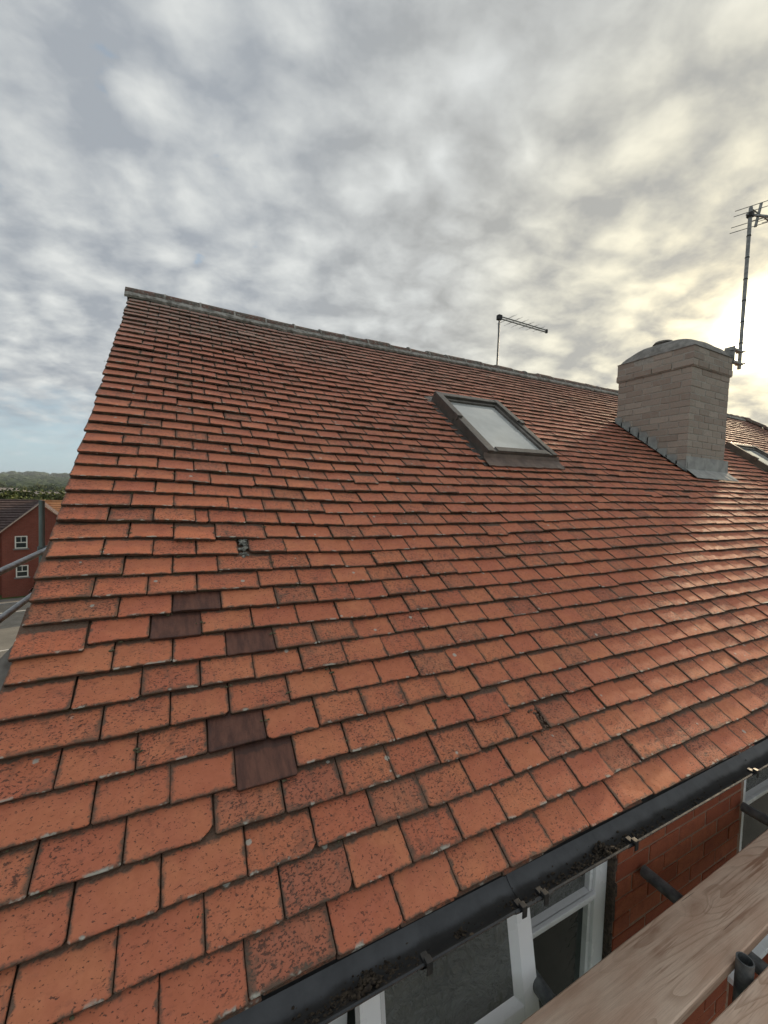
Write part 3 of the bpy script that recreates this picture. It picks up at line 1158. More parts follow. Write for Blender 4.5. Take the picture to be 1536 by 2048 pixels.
# ---- windows under the eave
def bar(mb_, a, b, w_, d_, wd, out_):
    """frame member from a to b, width along wd, depth along out_"""
    a, b, wd, out_ = Vector(a), Vector(b), Vector(wd), Vector(out_)
    vs_ = []
    for p in (a, b):
        for s_, t_ in ((-1, 0), (1, 0), (1, 1), (-1, 1)):
            vs_.append(p + wd * (s_ * w_ / 2) + out_ * (t_ * d_))
    mb_.add(vs_, [(0, 1, 2, 3), (4, 7, 6, 5), (0, 4, 5, 1), (1, 5, 6, 2), (2, 6, 7, 3), (3, 7, 4, 0)])


XV, YV, ZV = Vector((1, 0, 0)), Vector((0, 1, 0)), Vector((0, 0, 1))


def window(x0, x1, mull, z0, z1, trans, label):
    wn = empty('window', (x0, WY + .02, z0))
    adopt(wn, house)
    wn['label'] = label
    fy = WY + .022
    mb_ = MB()
    W_ = .075
    for x in (x0 + W_ / 2, x1 - W_ / 2):
        bar(mb_, (x, fy, z0), (x, fy, z1), W_, .06, XV, YV)
    for z in (z0 + W_ / 2, z1 - W_ / 2):
        bar(mb_, (x0 + W_, fy + .002, z), (x1 - W_, fy + .002, z), W_, .058, ZV, YV)
    for x in mull:
        bar(mb_, (x, fy + .002, z0 + W_), (x, fy + .002, z1 - W_), .07, .056, XV, YV)
    mb_.build('frame', M_UPVC, wn, bevel=.004)
    xs = [x0 + W_] + [q for x in mull for q in (x - .035, x + .035)] + [x1 - W_]
    for i in range(0, len(xs), 2):
        a, b = xs[i], xs[i + 1]
        if i // 2 in trans:
            zt = trans[i // 2]
            mb_ = MB()
            bar(mb_, (a, fy + .004, zt), (b, fy + .004, zt), .042, .05, ZV, YV)
            bar(mb_, (a, fy - .008, zt + .012), (b, fy - .008, zt + .012), .018, .02, ZV, YV)
            # glazing beads
            for zz0, zz1 in ((z0 + W_, zt - .02), (zt + .02, z1 - W_)):
                for x in (a + .009, b - .009):
                    bar(mb_, (x, fy + .012, zz0), (x, fy + .012, zz1), .018, .03, XV, YV)
            mb_.build('transom', M_UPVC, wn, bevel=.003)
            for zz0, zz1, mt in ((z0 + W_, zt - .02, M_PANE), (zt + .02, z1 - W_, M_PANE_OBS)):
                mb_ = MB()
                mb_.box(a + .001, b - .001, fy + .035, fy + .041, zz0, zz1)
                mb_.build('pane', mt, wn)
    mb_ = MB()
    mb_.box(x0 - .03, x1 + .03, WY - .03, WY + .02, z0 - .035, z0 - .002)
    mb_.build('sill', M_UPVC, wn, bevel=.004)
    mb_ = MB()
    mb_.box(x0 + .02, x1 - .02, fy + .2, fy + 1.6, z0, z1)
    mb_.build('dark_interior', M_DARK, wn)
    return wn


win1 = window(.80, 2.050, (1.525,), -1.55, -.14, {1: -.605}, 'window with its left top light pushed open')
win2 = window(3.175, 4.94, (4.05,), -1.55, -.14, {0: -.63, 1: -.63}, 'closed window past the brick pier')
mb = MB()
rr = random.Random(15)
for i in range(26):
    z = -.13 - i * .055
    mb.box(2.0505, 2.072 + rr.gauss(0, .003), WY - .004 + rr.gauss(0, .004), WY + .06, z - .05, z + .004)
mb.build('reveal_sealant', M_SEAL, house, bevel=.004)

# open top-hung light
hz0 = Vector((0, WY + .006, -.17))
ang = math.atan2(.105, .50)
dv = Vector((0, -math.sin(ang), -math.cos(ang)))        # down the sash
ov = Vector((0, -math.cos(ang), math.sin(ang)))         # outward
xa, xb, Ls = .868, 1.492, .505
cas = empty('casement', (xa, WY, -.17))
adopt(cas, win1)


def spt(x, l, o_):
    return Vector((x, 0, 0)) + hz0 + dv * l + ov * o_


mb = MB()
Wc = .062
for x in (xa + Wc / 2, xb - Wc / 2):
    bar(mb, spt(x, 0, 0), spt(x, Ls, 0), Wc, .04, XV, ov)
for l in (Wc / 2, Ls - Wc / 2):
    bar(mb, spt(xa + Wc, l, 0), spt(xb - Wc, l, 0), Wc, .0395, dv, ov)
# sloping inner bead
for x, s_ in ((xa + Wc, 1), (xb - Wc, -1)):
    vs = [spt(x, Wc, .039), spt(x, Ls - Wc, .039), spt(x + s_ * .022, Ls - Wc - .022, .018), spt(x + s_ * .022, Wc + .022, .018)]
    mb.add(vs, [(0, 1, 2, 3)])
for l, s_ in ((Wc, 1), (Ls - Wc, -1)):
    vs = [spt(xa + Wc, l, .039), spt(xb - Wc, l, .039), spt(xb - Wc - .022, l + s_ * .022, .018), spt(xa + Wc + .022, l + s_ * .022, .018)]
    mb.add(vs, [(0, 1, 2, 3)])
o = mb.build('sash_frame', M_UPVC, None, bevel=.003)
o.parent = win1
o.location = -wpos(win1)
bpy.data.objects.remove(cas)
mb = MB()
vs = [spt(x, l, o_) for o_ in (.012, .018) for x, l in ((xa + Wc, Wc), (xb - Wc, Wc), (xb - Wc, Ls - Wc), (xa + Wc, Ls - Wc))]
mb.add(vs, [(0, 1, 2, 3), (4, 7, 6, 5), (0, 4, 5, 1), (1, 5, 6, 2), (2, 6, 7, 3), (3, 7, 4, 0)])
o = mb.build('sash_pane', M_PANE_OBS, None)
o.parent = win1
o.location = -wpos(win1)

# ---- gutter
gut = empty('gutter', (0, -.03, -.06))
adopt(gut, house)
gcy, gcz, gr_ = -.030, -.010, .060
prof = []
for i in range(15):
    a = math.pi + math.pi * i / 14
    prof.append((gcy + gr_ * math.cos(a), gcz - .046 * (1 - math.cos(a) ** 2)))
bead = [(gcy - gr_ - .003, gcz + .001), (gcy - gr_ - .0035, gcz + .005), (gcy - gr_ + .001, gcz + .006), (gcy - gr_ + .002, gcz + .002)]
# front lip is the low-y side
outer = prof
inner = [(gcy + (gr_ - .002) * math.cos(math.pi + math.pi * i / 14), gcz + .003 - .046 * (1 - math.cos(math.pi + math.pi * i / 14) ** 2)) for i in range(15)]
full = [bead[1], bead[0]] + outer + [(gcy + gr_, gcz + .012), (gcy + gr_ - .003, gcz + .012)] + inner[::-1] + [bead[3], bead[2]]


def gut_len(name, x0, x1, scl, parent):
    mb_ = MB()
    ctr = Vector((0, gcy, gcz))
    p2 = [((a - gcy) * scl, (b - gcz) * scl) for a, b in full]
    n_ = max(2, int((x1 - x0) / .4) + 1)
    path = []
    for i in range(n_):
        x = x0 + (x1 - x0) * i / (n_ - 1)
        path.append((Vector((x, gcy, gcz + .002 * math.sin(x * 2.1))), YV, ZV))
    mb_.sweep(p2, path, 0, closed=True)
    o_ = mb_.build(name, [M_GUTTER, M_GUTIN], parent, smooth=True)
    for p_ in o_.data.polygons:
        c_ = p_.center + wpos(o_)
        rad = Vector((0, c_.y - gcy, c_.z - gcz))
        if p_.normal.z > .25 and abs(p_.normal.x) < .5 and c_.z < gcz + .004 and c_.y > gcy - gr_ + .003:
            p_.material_index = 1
    return o_


gut_len('trough', -.06, 1.245, 1.0, gut)
gut_len('trough', 1.255, 16.0, 1.0, gut)
gut_len('union', 1.185, 1.315, 1.045, gut)
for x in (.927, 1.211, 1.288, 1.673, 2.447, 3.25, 4.05):
    mb = MB()
    y0 = gcy - gr_
    p2 = [((a - gcy) * 1.09, (b - gcz) * 1.09) for a, b in outer] + [((a - gcy) * 1.05, (b - gcz) * 1.05) for a, b in outer[::-1]]
    mb.sweep(p2, [(Vector((x - .009, gcy, gcz)), YV, ZV), (Vector((x + .009, gcy, gcz)), YV, ZV)], 0, closed=True)
    mb.box(x - .008, x + .008, y0 - .010, y0 + .006, gcz + .006, gcz + .0155)
    mb.box(x - .007, x + .010, y0 + .006, y0 + .024, gcz - .006, gcz + .004)
    mb.box(x - .008, x + .008, y0 - .0105, y0 - .0075, gcz - .014, gcz + .012)
    mb.build('gutter_clip', M_BLACK, gut, bevel=.0015, origin=(x, y0, gcz))

# litter lying in the gutter
mb = MB()
rr = random.Random(33)


def gz_at(y):
    dy = max(-.055, min(.055, y - gcy))
    return gcz + .003 - .046 * (1 - (dy / gr_) ** 2)


def crumbs(xc, sx_, yc, sy_, n_, r0_, r1_, pile=0.0):
    for q in range(n_):
        x = rr.gauss(xc, sx_)
        y = max(-.082, min(.02, rr.gauss(yc, sy_)))
        f = math.exp(-((x - xc) / (sx_ + 1e-4)) ** 2)
        c = Vector((x, y, gz_at(y) + .002 + pile * f * rr.random()))
        r_ = rr.uniform(r0_, r1_)
        lump(mb, c, r_, rr, (rr.uniform(.7, 2.0), rr.uniform(.6, 1.2), rr.uniform(.5, 1.2)))


crumbs(.80, .028, -.045, .010, 150, .0015, .006, .022)
crumbs(.73, .06, -.045, .012, 120, .001, .004, .004)
crumbs(.89, .04, -.045, .014, 40, .001, .0035)
crumbs(1.055, .012, -.046, .007, 30, .0012, .004, .008)
crumbs(1.23, .03, -.05, .012, 36, .001, .004, .003)
crumbs(1.37, .05, -.05, .012, 50, .001, .004, .003)
crumbs(1.50, .07, -.05, .010, 110, .001, .0042, .006)
crumbs(1.60, .022, -.047, .012, 120, .0015, .006, .02)
crumbs(1.68, .05, -.05, .014, 60, .001, .004)
crumbs(1.82, .07, -.055, .010, 60, .001, .004)
crumbs(2.1, .25, -.05, .015, 70, .0008, .0035)
crumbs(1.3, .5, -.045, .02, 160, .0006, .002)
o = mb.build('gutter_debris', M_DEBRIS)
kind(o, 'stuff')
o['label'] = 'black leaf litter and grit lying in the gutter'
o['category'] = 'debris'

# ---- chimney
chim = empty('chimney', (CH_X[0], CH_Y[0], 1.5))
adopt(chim, house)
CZ0 = RP(6.0, CH_Y[0] / math.cos(TH)).z - .35
CZC, CZT = 2.60, 2.845
mb = MB()
x0, x1, y0, y1 = CH_X[0], CH_X[1], CH_Y[0], CH_Y[1]
g = .004
mb.box(x0 + g, x1 - g, y0 + g, y1 - g, CZ0 - .3, CZT)
mb.box(x0 - .012, x1 + .012, y0 - .012, y1 + .012, CZC + .01, CZT + .001)
mb.build('mortar_core', M_CMORTAR, chim)
cl, chh, cj = .215, .0765, .010
sets = {}


def cb(L_, W_, loc, rot90=False):
    key = (round(L_, 3), round(W_, 3), rot90)
    if key not in sets:
        m_ = MB()
        a_, b_ = (W_, L_) if rot90 else (L_, W_)
        m_.box(-a_ / 2, a_ / 2, -b_ / 2, b_ / 2, -(chh - cj) / 2, (chh - cj) / 2)
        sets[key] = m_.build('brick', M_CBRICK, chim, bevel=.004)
        o_ = sets[key]
    else:
        o_ = sets[key].copy()
        COL.objects.link(o_)
    o_.location = Vector(loc) - wpos(chim)
    return o_


rr = random.Random(77)
ncourse = int((CZT - CZ0) / chh)
D_ = .10
for c in range(ncourse):
    z = CZT - chh * (c + .5)
    ex = .0
    if z > CZC:
        ex = .022 if z < CZC + .08 else .015
    xa_, xb_, ya_, yb_ = x0 - ex, x1 + ex, y0 - ex, y1 + ex
    # corners alternate: front bricks run through on odd courses, side bricks on even ones
    fx0 = xa_ if c % 2 else xa_ + D_ + cj
    n_ = 4
    Lf = (xb_ - xa_) / n_
    if c % 2:
        edges = [xa_ + i * Lf for i in range(n_ + 1)]
    else:
        edges = [fx0] + [xa_ + Lf / 2 + i * Lf for i in range(1, n_)] + [xb_]
    for i in range(len(edges) - 1):
        a, b = edges[i], edges[i + 1]
        cb(b - a - cj, D_, ((a + b) / 2 - (cj / 2 if i == 0 else 0), ya_ + D_ / 2 + rr.gauss(0, .0015), z + rr.gauss(0, .001)))
    Ll = (yb_ - ya_) / 4
    if c % 2:
        ys = [ya_ + D_ + cj] + [ya_ + Ll / 2 + i * Ll for i in range(1, 4)] + [yb_]
    else:
        ys = [ya_ + i * Ll for i in range(5)]
    for i in range(len(ys) - 1):
        a, b = ys[i], ys[i + 1]
        if z < b * math.tan(TH) - .12:
            continue
        cb(b - a - cj, D_, (xa_ + D_ / 2 + rr.gauss(0, .0015), (a + b) / 2 - (cj / 2 if i == 0 else 0), z + rr.gauss(0, .001)), True)
        if z > 2.2:
            cb(b - a - cj, D_, (xb_ - D_ / 2, (a + b) / 2 + D_ / 2, z), True)
# flaunching dome and the capped flue
mb = MB()
nx, ny = 18, 18
vs, fs = [], []
for j in range(ny + 1):
    for i in range(nx + 1):
        a, b = i / nx, j / ny
        x = x0 - .024 + (x1 - x0 + .048) * a
        y = y0 - .024 + (y1 - y0 + .048) * b
        ca_, cb_ = abs(2 * a - 1), abs(2 * b - 1)
        h = (1 - ca_ ** 2.6) ** .7 * (1 - cb_ ** 2.6) ** .7
        rim = .0 if (i in (0, nx) or j in (0, ny)) else .02
        vs.append((x, y, CZT - .006 + rim + .200 * h + .022 * mnoise.noise(Vector((x * 5, y * 5, 1))) * (1 if rim else 0)))
for j in range(ny):
    for i in range(nx):
        fs.append((j * (nx + 1) + i, j * (nx + 1) + i + 1, (j + 1) * (nx + 1) + i + 1, (j + 1) * (nx + 1) + i))
mb.add(vs, fs)
mb.build('flaunching', simple('sooty_cement', (.17, .16, .145), (.29, .275, .25), 14, .95, .006, 60), chim, smooth='all')
mb = MB()
mb.tube((x0 + .34, y0 + .52, CZT), (x0 + .34, y0 + .52, CZT + .235), .105, 18)
mb.tube((x0 + .34, y0 + .52, CZT + .23), (x0 + .34, y0 + .52, CZT + .255), .12, 18, r2=.10)
mb.build('flue_cap', M_UNDER, chim, smooth=True)
# lead: apron at the front, stepped flashing up the side, soakers lying on the tiles
mb = MB()
sf = y0 / math.cos(TH)
def on_roof(x, y, n_):
    # point of the warped roof with the given plan y
    lo, hi = 0.0, S_TOP
    for _ in range(30):
        md = (lo + hi) / 2
        if RP(x, md, n_).y < y:
            lo = md
        else:
            hi = md
    return RP(x, (lo + hi) / 2, n_)
n = 14
vs, fs = [], []
for i in range(n + 1):
    x = x0 - .03 + (x1 - x0 + .10) * i / n
    wv = .006 * mnoise.noise(Vector((x * 14, 0, 0)))
    top_ = on_roof(x, y0, .03)
    vs += [(x, y0 - .012 + wv * .3, top_.z + .16), (x, y0 - .016 + wv, top_.z + .015), on_roof(x, y0 - .135, .044) + NN * wv, on_roof(x, y0 - .135, .038) + NN * wv]
for i in range(n):
    for j in range(3):
        fs.append((i * 4 + j, i * 4 + j + 1, i * 4 + 5 + j, i * 4 + 4 + j))
mb.add(vs, fs)
mb.build('front_apron', M_LEAD, chim)
mb = MB()
y = y0 - .02
while y < y1 - .02:
    yn = min(y + .115, y1)
    zl = on_roof(x0, y, .03).z
    zh = on_roof(x0, yn, .03).z
    ztop = math.ceil((zh + .015 - CZT) / chh) * chh + CZT
    mb.add([(x0 - .006, y, zl - .02), (x0 - .006, yn + .015, zh - .02), (x0 - .006, yn + .015, ztop), (x0 - .006, y + .03, ztop), (x0 - .006, y, zl + .10)], [(0, 1, 2, 3, 4)])
    mb.add([(x0 - .0062, y, zl + .0), (x0 - .0062, yn + .015, zh), on_roof(x0 - .07, yn + .015, .038), on_roof(x0 - .07, y, .038)], [(0, 1, 2, 3)])
    y = yn
mb.build('stepped_flashing', M_LEAD, chim)

# ---- roof windows
def roof_window(u0_, u1_, s0_, s1_, label, big=True):
    rw = empty('roof_window', RP(u0_, s0_))
    adopt(rw, house)
    rw['label'] = label
    H = .105
    def rb(mb_, ua, ub, sa, sb, n0, n1):
        vs_ = [RP(u, s, n_) for n_ in (n0, n1) for u, s in ((ua, sa), (ub, sa), (ub, sb), (ua, sb))]
        mb_.add(vs_, [(3, 2, 1, 0), (4, 5, 6, 7), (0, 1, 5, 4), (1, 2, 6, 5), (2, 3, 7, 6), (3, 0, 4, 7)])
    fwid = .062
    sm_ = (s0_ + s1_) / 2 + .06
    m_ = MB()
    rb(m_, u0_, u0_ + fwid, s0_, sm_, -.02, H - .006)
    rb(m_, u1_ - fwid, u1_, s0_, sm_, -.02, H - .006)
    rb(m_, u0_ - .002, u0_ + fwid + .002, sm_, s1_, -.02, H + .006)
    rb(m_, u1_ - fwid - .002, u1_ + .002, sm_, s1_, -.02, H + .006)
    rb(m_, u0_ + fwid + .002, u1_ - fwid - .002, s1_ - fwid, s1_, -.02, H + .003)
    rb(m_, u0_ + fwid, u1_ - fwid, s0_, s0_ + .05, -.02, H - .012)
    m_.build('outer_frame', M_BRONZE, rw, bevel=.004)
    m_ = MB()
    a, b, c, d = u0_ + fwid + .004, u1_ - fwid - .004, s0_ + .022, s1_ - fwid - .004
    wi = .038
    rb(m_, a, a + wi, c, d, .02, H - .018)
    rb(m_, b - wi, b, c, d, .02, H - .018)
    rb(m_, a + wi, b - wi, d - wi, d, .02, H - .0195)
    rb(m_, a + wi, b - wi, c - .02, c + wi, .03, H - .004)
    m_.build('sash', M_BRONZE, rw, bevel=.003)
    m_ = MB()
    rb(m_, a + wi, b - wi, c + wi, d - wi, .058, .066)
    m_.build('pane', M_SKYPANE, rw)
    for ua, ub in ((u0_ - .010, u0_ + .045), (u1_ - .045, u1_ + .010)):
        m_ = MB()
        rb(m_, ua, ub, sm_ - .045, sm_ + .012, .07, H + .014)
        m_.build('hinge_cover', M_BRONZE, rw, bevel=.003)
    # flashing: side gutters and the apron below
    m_ = MB()
    rb(m_, u0_ - .06, u0_ + .005, s0_ - .10, s1_ + .06, .0, .022)
    rb(m_, u1_ - .005, u1_ + .06, s0_ - .10, s1_ + .06, .0, .022)
    rb(m_, u0_ - .002, u1_ + .002, s1_ - .005, s1_ + .07, .0, .0235)
    m_.build('side_flashing', M_BRONZE, rw, bevel=.002)
    m_ = MB()
    n_ = 20
    vs_, fs_ = [], []
    for i in range(n_ + 1):
        u = u0_ - .035 + (u1_ - u0_ + .07) * i / n_
        wv = .004 * math.sin(i * 1.9)
        vs_ += [RP(u, s0_ + .004, .075), RP(u, s0_ - .018, .045), RP(u, s0_ - .07, .0375 + wv * .3), RP(u, s0_ - .115 + wv, .0365 + wv * .3), RP(u, s0_ - .116 + wv, .028)]
    for i in range(n_):
        for j in range(4):
            fs_.append((i * 5 + j, i * 5 + j + 1, i * 5 + 6 + j, i * 5 + 5 + j))
    m_.add(vs_, fs_)
    m_.build('apron', M_BRONZE if not big else simple('apron_lead', (.12, .082, .064), (.20, .14, .11), 9, .5, .002, 40), rw)
    return rw


roof_window(SKY_U[0], SKY_U[1], SKY_S[0] + .02, SKY_S[1], 'bronze framed roof window in the middle of the tiles')
roof_window(SKY2_U[0], SKY2_U[1], SKY2_S[0], SKY2_S[1], 'roof window beyond the chimney', False)

# ------------------------------------------------------------------ aerials
def aerial_small():
    base = Vector((4.551, 3.86, RP(4.551, S_TOP).z - .02))
    top = 3.70
    ae = empty('tv_aerial', base)
    tag(ae, 'small television aerial on a short mast standing behind the ridge', 'aerial')
    m_ = MB()
    m_.tube(base, (base.x + .008, base.y, top), .0125, 10)
    m_.build('mast', M_ALU, ae, smooth=True)
    m_ = MB()
    m_.box(base.x - .02, base.x + .02, base.y - .02, base.y + .02, base.z + .02, base.z + .10)
    m_.build('mast_clamp', M_ALU, ae, bevel=.003)
    zt = top - .035
    L = .95
    for dz in (-.016, .016):
        m_ = MB()
        m_.box(base.x - .02, base.x + L, base.y - .022, base.y - .008, zt + dz - .007, zt + dz + .007)
        m_.build('boom', M_ALU, ae, bevel=.002)
    m_ = MB()
    m_.box(base.x - .03, base.x + .035, base.y - .032, base.y + .026, zt - .032, zt + .036)
    m_.build('boom_bracket', M_BLACK, ae, bevel=.004)
    m_ = MB()
    m_.box(base.x + L - .01, base.x + L + .02, base.y - .03, base.y, zt - .028, zt + .028)
    m_.build('end_cap', M_BLACK, ae, bevel=.004)
    for i in range(13):
        x = base.x + .10 + i * .066
        h = .175 * (1 - i * .048)
        m_ = MB()
        dz = .016 if i % 2 else -.016
        m_.tube((x, base.y - .015 - h, zt + dz), (x, base.y - .015 + h, zt + dz), .0021, 6)
        m_.build('element', M_ALU, ae)
    m_ = MB()
    pts = [(base.x - .01, base.y - .02, zt - .03), (base.x - .03, base.y - .02, zt - .10), (base.x - .016, base.y - .015, zt - .3), (base.x - .017, base.y - .012, base.z + .1)]
    for a, b in zip(pts, pts[1:]):
        m_.tube(a, b, .0035, 6)
    m_.build('cable', M_BLACK, ae)


def aerial_big():
    bx, by = 6.62, 1.80
    ae = empty('tv_aerial', (bx, by, 2.74))
    tag(ae, 'tall television aerial strapped to the right side of the chimney', 'aerial')
    tx, ty, tz = bx + .012, by, 4.70
    m_ = MB()
    m_.tube((bx, by, 2.74), (tx, ty, tz), .020, 12)
    m_.build('mast', M_ALU, ae, smooth=True)
    for i in range(6):
        z = 3.05 + i * .26
        m_ = MB()
        m_.tube((bx + .012 * (z - 2.74) / 2, by, z), (bx + .012 * (z - 2.74) / 2, by, z + .012), .0235, 12)
        m_.build('cable_tie', M_BLACK, ae)
    m_ = MB()
    for z in (2.80, 2.95):
        m_.box(bx - .19, bx + .035, by - .025, by + .025, z - .012, z + .012)
        m_.tube((bx + .02, by - .05, z), (bx + .02, by + .05, z), .009, 8)
    m_.box(bx - .178, bx - .166, by - .02, by + .09, 2.77, 2.99)
    m_.build('chimney_bracket', M_ALU, ae, bevel=.002)
    f = Vector((math.sin(R(112)), math.cos(R(112)), .0))
    rd = Vector((math.sin(R(158)), math.cos(R(158)), .0))
    c = Vector((tx, ty, tz - .10))
    m_ = MB()
    bar(m_, c - f * .05, c + f * .95, .022, .022, Vector((-f.y, f.x, 0)), ZV)
    m_.build('boom', M_ALU, ae)
    r_c = c + f * .10 + ZV * .01
    m_ = MB()
    bar(m_, r_c + ZV * .16 + f * .03, r_c - ZV * .14 - f * .03, .02, .014, rd, f)
    m_.build('reflector_bar', M_ALU, ae)
    for dz, o_ in ((.155, .03), (.085, .015), (-.055, -.01), (-.125, -.025)):
        m_ = MB()
        q = r_c + ZV * dz + f * o_
        m_.tube(q - rd * .24, q + rd * .24, .0045, 6)
        m_.build('reflector_rod', M_ALU, ae)
    m_ = MB()
    bar(m_, c + ZV * .085, c + f * .42 - ZV * .13, .016, .012, rd, f)
    m_.build('brace', M_ALU, ae)
    for i in range(9):
        q = c + f * (.22 + i * .085) + ZV * .012
        m_ = MB()
        m_.tube(q - rd * (.17 - i * .006), q + rd * (.17 - i * .006), .0038, 6)
        m_.build('director', M_ALU, ae)
    m_ = MB()
    m_.box(c.x - .03, c.x + .03, c.y - .03, c.y + .03, c.z - .02, c.z + .035)
    m_.build('clamp', M_BLACK, ae, bevel=.004)


aerial_small()
aerial_big()

# ------------------------------------------------------------------ scaffolding
TR = .02415


def coupler(m_, p, ax_):
    p = Vector(p)
    m_.tube(p - Vector(ax_) * .03, p + Vector(ax_) * .03, .036, 10)


sca = empty('scaffold', (-.78, 4.2, GZ))
tag(sca, 'galvanised scaffold upright with two guard rails outside the gable', 'scaffold')
for y, zt in ((4.22, .86), (1.0, .9)):
    mb = MB()
    mb.tube((-.78, y, GZ), (-.78, y, zt), TR, 18, inner=TR - .004)
    mb.build('upright', M_STEELG, sca, smooth=True)
for z in (.375, .03):
    mb = MB()
    mb.tube((-.78 + .05, .4, z - .005), (-.78 + .05, 4.55, z + .012), TR, 18, inner=TR - .004)
    mb.build('guard_rail', M_STEEL, sca, smooth=True)
    for y in (4.22, 1.0):
        mb = MB()
        coupler(mb, (-.78, y, z), (0, 0, 1))
        mb.box(-.81, -.70, y - .018, y + .018, z + .028, z + .040)
        mb.tube((-.82, y + .03, z), (-.77, y + .05, z), .009, 8)
        mb.build('coupler', M_STEELD, sca, bevel=.002)

scb = empty('scaffold', (2.11, -.217, GZ))
tag(scb, 'dull steel scaffold tubes carrying the boards beside the brick wall', 'scaffold')
BZ = -.50
for x in (1.495, 2.241, 3.117, 4.0):
    mb = MB()
    mb.tube((x, .184, BZ - .04 - TR - .002), (x, -1.4, BZ - .04 - TR - .002), TR, 18, inner=TR - .004)
    mb.build('transom_tube', M_STEELD, scb, smooth=True)
for x, y, zt in ((2.112, -.217, -.468), (2.112, -1.3, .9), (4.2, -1.3, .9), (-.2, -1.3, .9)):
    mb = MB()
    mb.tube((x, y, GZ), (x, y, zt), TR, 18, inner=TR - .004)
    mb.build('standard', M_STEELD, scb, smooth=True)
for y in (-.27, -1.25):
    mb = MB()
    mb.tube((-.6, y, BZ - .04 - 3 * TR - .003), (4.6, y, BZ - .04 - 3 * TR - .003), TR, 18, inner=TR - .004)
    mb.build('ledger', M_STEELD, scb, smooth=True)


def board(name, x0, x1, y0, y1, mt, label, tilt=0.0):
    m_ = MB()
    n_ = 24
    pr = [(y0 + .003, BZ - .04), (y1 - .003, BZ - .04), (y1, BZ - .036), (y1, BZ - .004), (y1 - .004, BZ), (y0 + .004, BZ), (y0, BZ - .004), (y0, BZ - .036)]
    path = []
    for i in range(n_ + 1):
        x = x0 + (x1 - x0) * i / n_
        path.append((Vector((x, tilt * (x - 2) + .002 * mnoise.noise(Vector((x * 3, y0, 0))), 0)), YV, ZV))
    m_.sweep(pr, path, 0, closed=True)
    o_ = m_.build(name, mt, None, origin=((x0 + x1) / 2, (y0 + y1) / 2, BZ))
    return tag(o_, label, 'board')


board('scaffold_board', .35, 4.25, -.190, .010, M_WOOD, 'wide sawn timber scaffold board lying along the wall, nearest the gutter', .012)
board('scaffold_board', .35, 4.25, -.46, -.243, M_WOOD2, 'scaffold board at the bottom right corner, nearer the viewer', -.012)

# ------------------------------------------------------------------ houses beyond
def frame_at(az, dist):
    o_ = bg_dir(az) * dist + Vector((CAM.x, CAM.y, 0))
    e2_ = bg_dir(az)
    e1_ = Vector((e2_.y, -e2_.x, 0))
    return o_, e1_, e2_


M_BGB = bg_brick_mat('red_house_brick', (.215, .050, .033), (.27, .07, .045), (.20, .10, .075), 1.0)
M_BGR = simple('brown_roof_tile', (.058, .036, .033), (.10, .066, .060), 2.5, .75, .01, 20)
M_ORR = simple('orange_roof_tile', (.30, .125, .055), (.42, .20, .09), 1.2, .8, .01, 20)
M_VERGE = simple('verge_mortar', (.40, .29, .23), (.55, .42, .34), 4, .85)
M_BGW = simple('cream_paint', (.70, .68, .60), (.78, .76, .69), 3, .5)
M_BGP = glass_mat('far_pane', (.03, .038, .036), .08)
M_GREYR = simple('grey_roof', (.22, .20, .19), (.34, .30, .27), .6, .9)
M_CREAMW = simple('cream_render', (.50, .46, .40), (.62, .58, .52), .4, .9)


def slope_tiles(m_, a, b, c, d, n_, th=.035, lap=.9):
    """stepped courses between eave a-b and ridge d-c"""
    a, b, c, d = map(Vector, (a, b, c, d))
    nr = (b - a).cross(d - a).normalized()
    if nr.z < 0:
        nr = -nr
    for i in range(n_):
        f0, f1 = i / n_, (i + 1) / n_
        p0, p1 = a.lerp(d, f0), b.lerp(c, f0)
        q0, q1 = a.lerp(d, f1), b.lerp(c, f1)
        m_.add([p0 + nr * th, p1 + nr * th, q1 + nr * .004, q0 + nr * .004, p0, p1], [(0, 1, 2, 3), (4, 5, 1, 0)])


o0, e1, e2 = frame_at(R(-13.6), 47.0)
LP = lambda a, b, z: o0 + e1 * a + e2 * b + Vector((0, 0, z))
bh = empty('red_brick_house', LP(0, 0, GZ))
tag(bh, 'red brick house with brown tiled roof and two white sash windows, across the road', 'house')
hw, ze, za = 2.55, -3.15, -.72
mb = MB()
mb.add([LP(-hw, 0, GZ), LP(hw, 0, GZ), LP(hw, 0, ze), LP(0, 0, za - .12), LP(-hw, 0, ze)], [(0, 1, 2, 3, 4)])
mb.add([LP(-hw, 0, GZ), LP(-hw, 0, ze), LP(-hw, 1.2, ze), LP(-hw, 1.2, GZ)], [(0, 1, 2, 3)])
mb.add([LP(hw, 0, GZ), LP(hw, 0, ze), LP(hw, 9, ze), LP(hw, 9, GZ)], [(0, 1, 2, 3)])
mb.add([LP(-9, 1.2, GZ), LP(-hw, 1.2, GZ), LP(-hw, 1.2, ze), LP(-9, 1.2, ze)], [(0, 1, 2, 3)])
mb.add([LP(-9, 1.2, GZ), LP(-9, 1.2, ze), LP(-9, 5.0, za), LP(-9, 9, ze), LP(-9, 9, GZ)], [(0, 1, 2, 3, 4)])
mb.add([LP(-9, 9, GZ), LP(hw, 9, GZ), LP(hw, 9, ze), LP(-9, 9, ze)], [(0, 1, 2, 3)])
o = mb.build('wall', M_BGB, bh)
uv_walls(o)
mb = MB()
zr = ze - .10
slope_tiles(mb, LP(-9.2, .9, zr), LP(-.0, .9, zr), LP(-.0, 5.0, za + .0), LP(-9.2, 5.0, za), 12, .075)
slope_tiles(mb, LP(0, 9.3, zr), LP(-9.2, 9.3, zr), LP(-9.2, 5.0, za), LP(0, 5.0, za), 12)
k_ = (ze - za) / hw
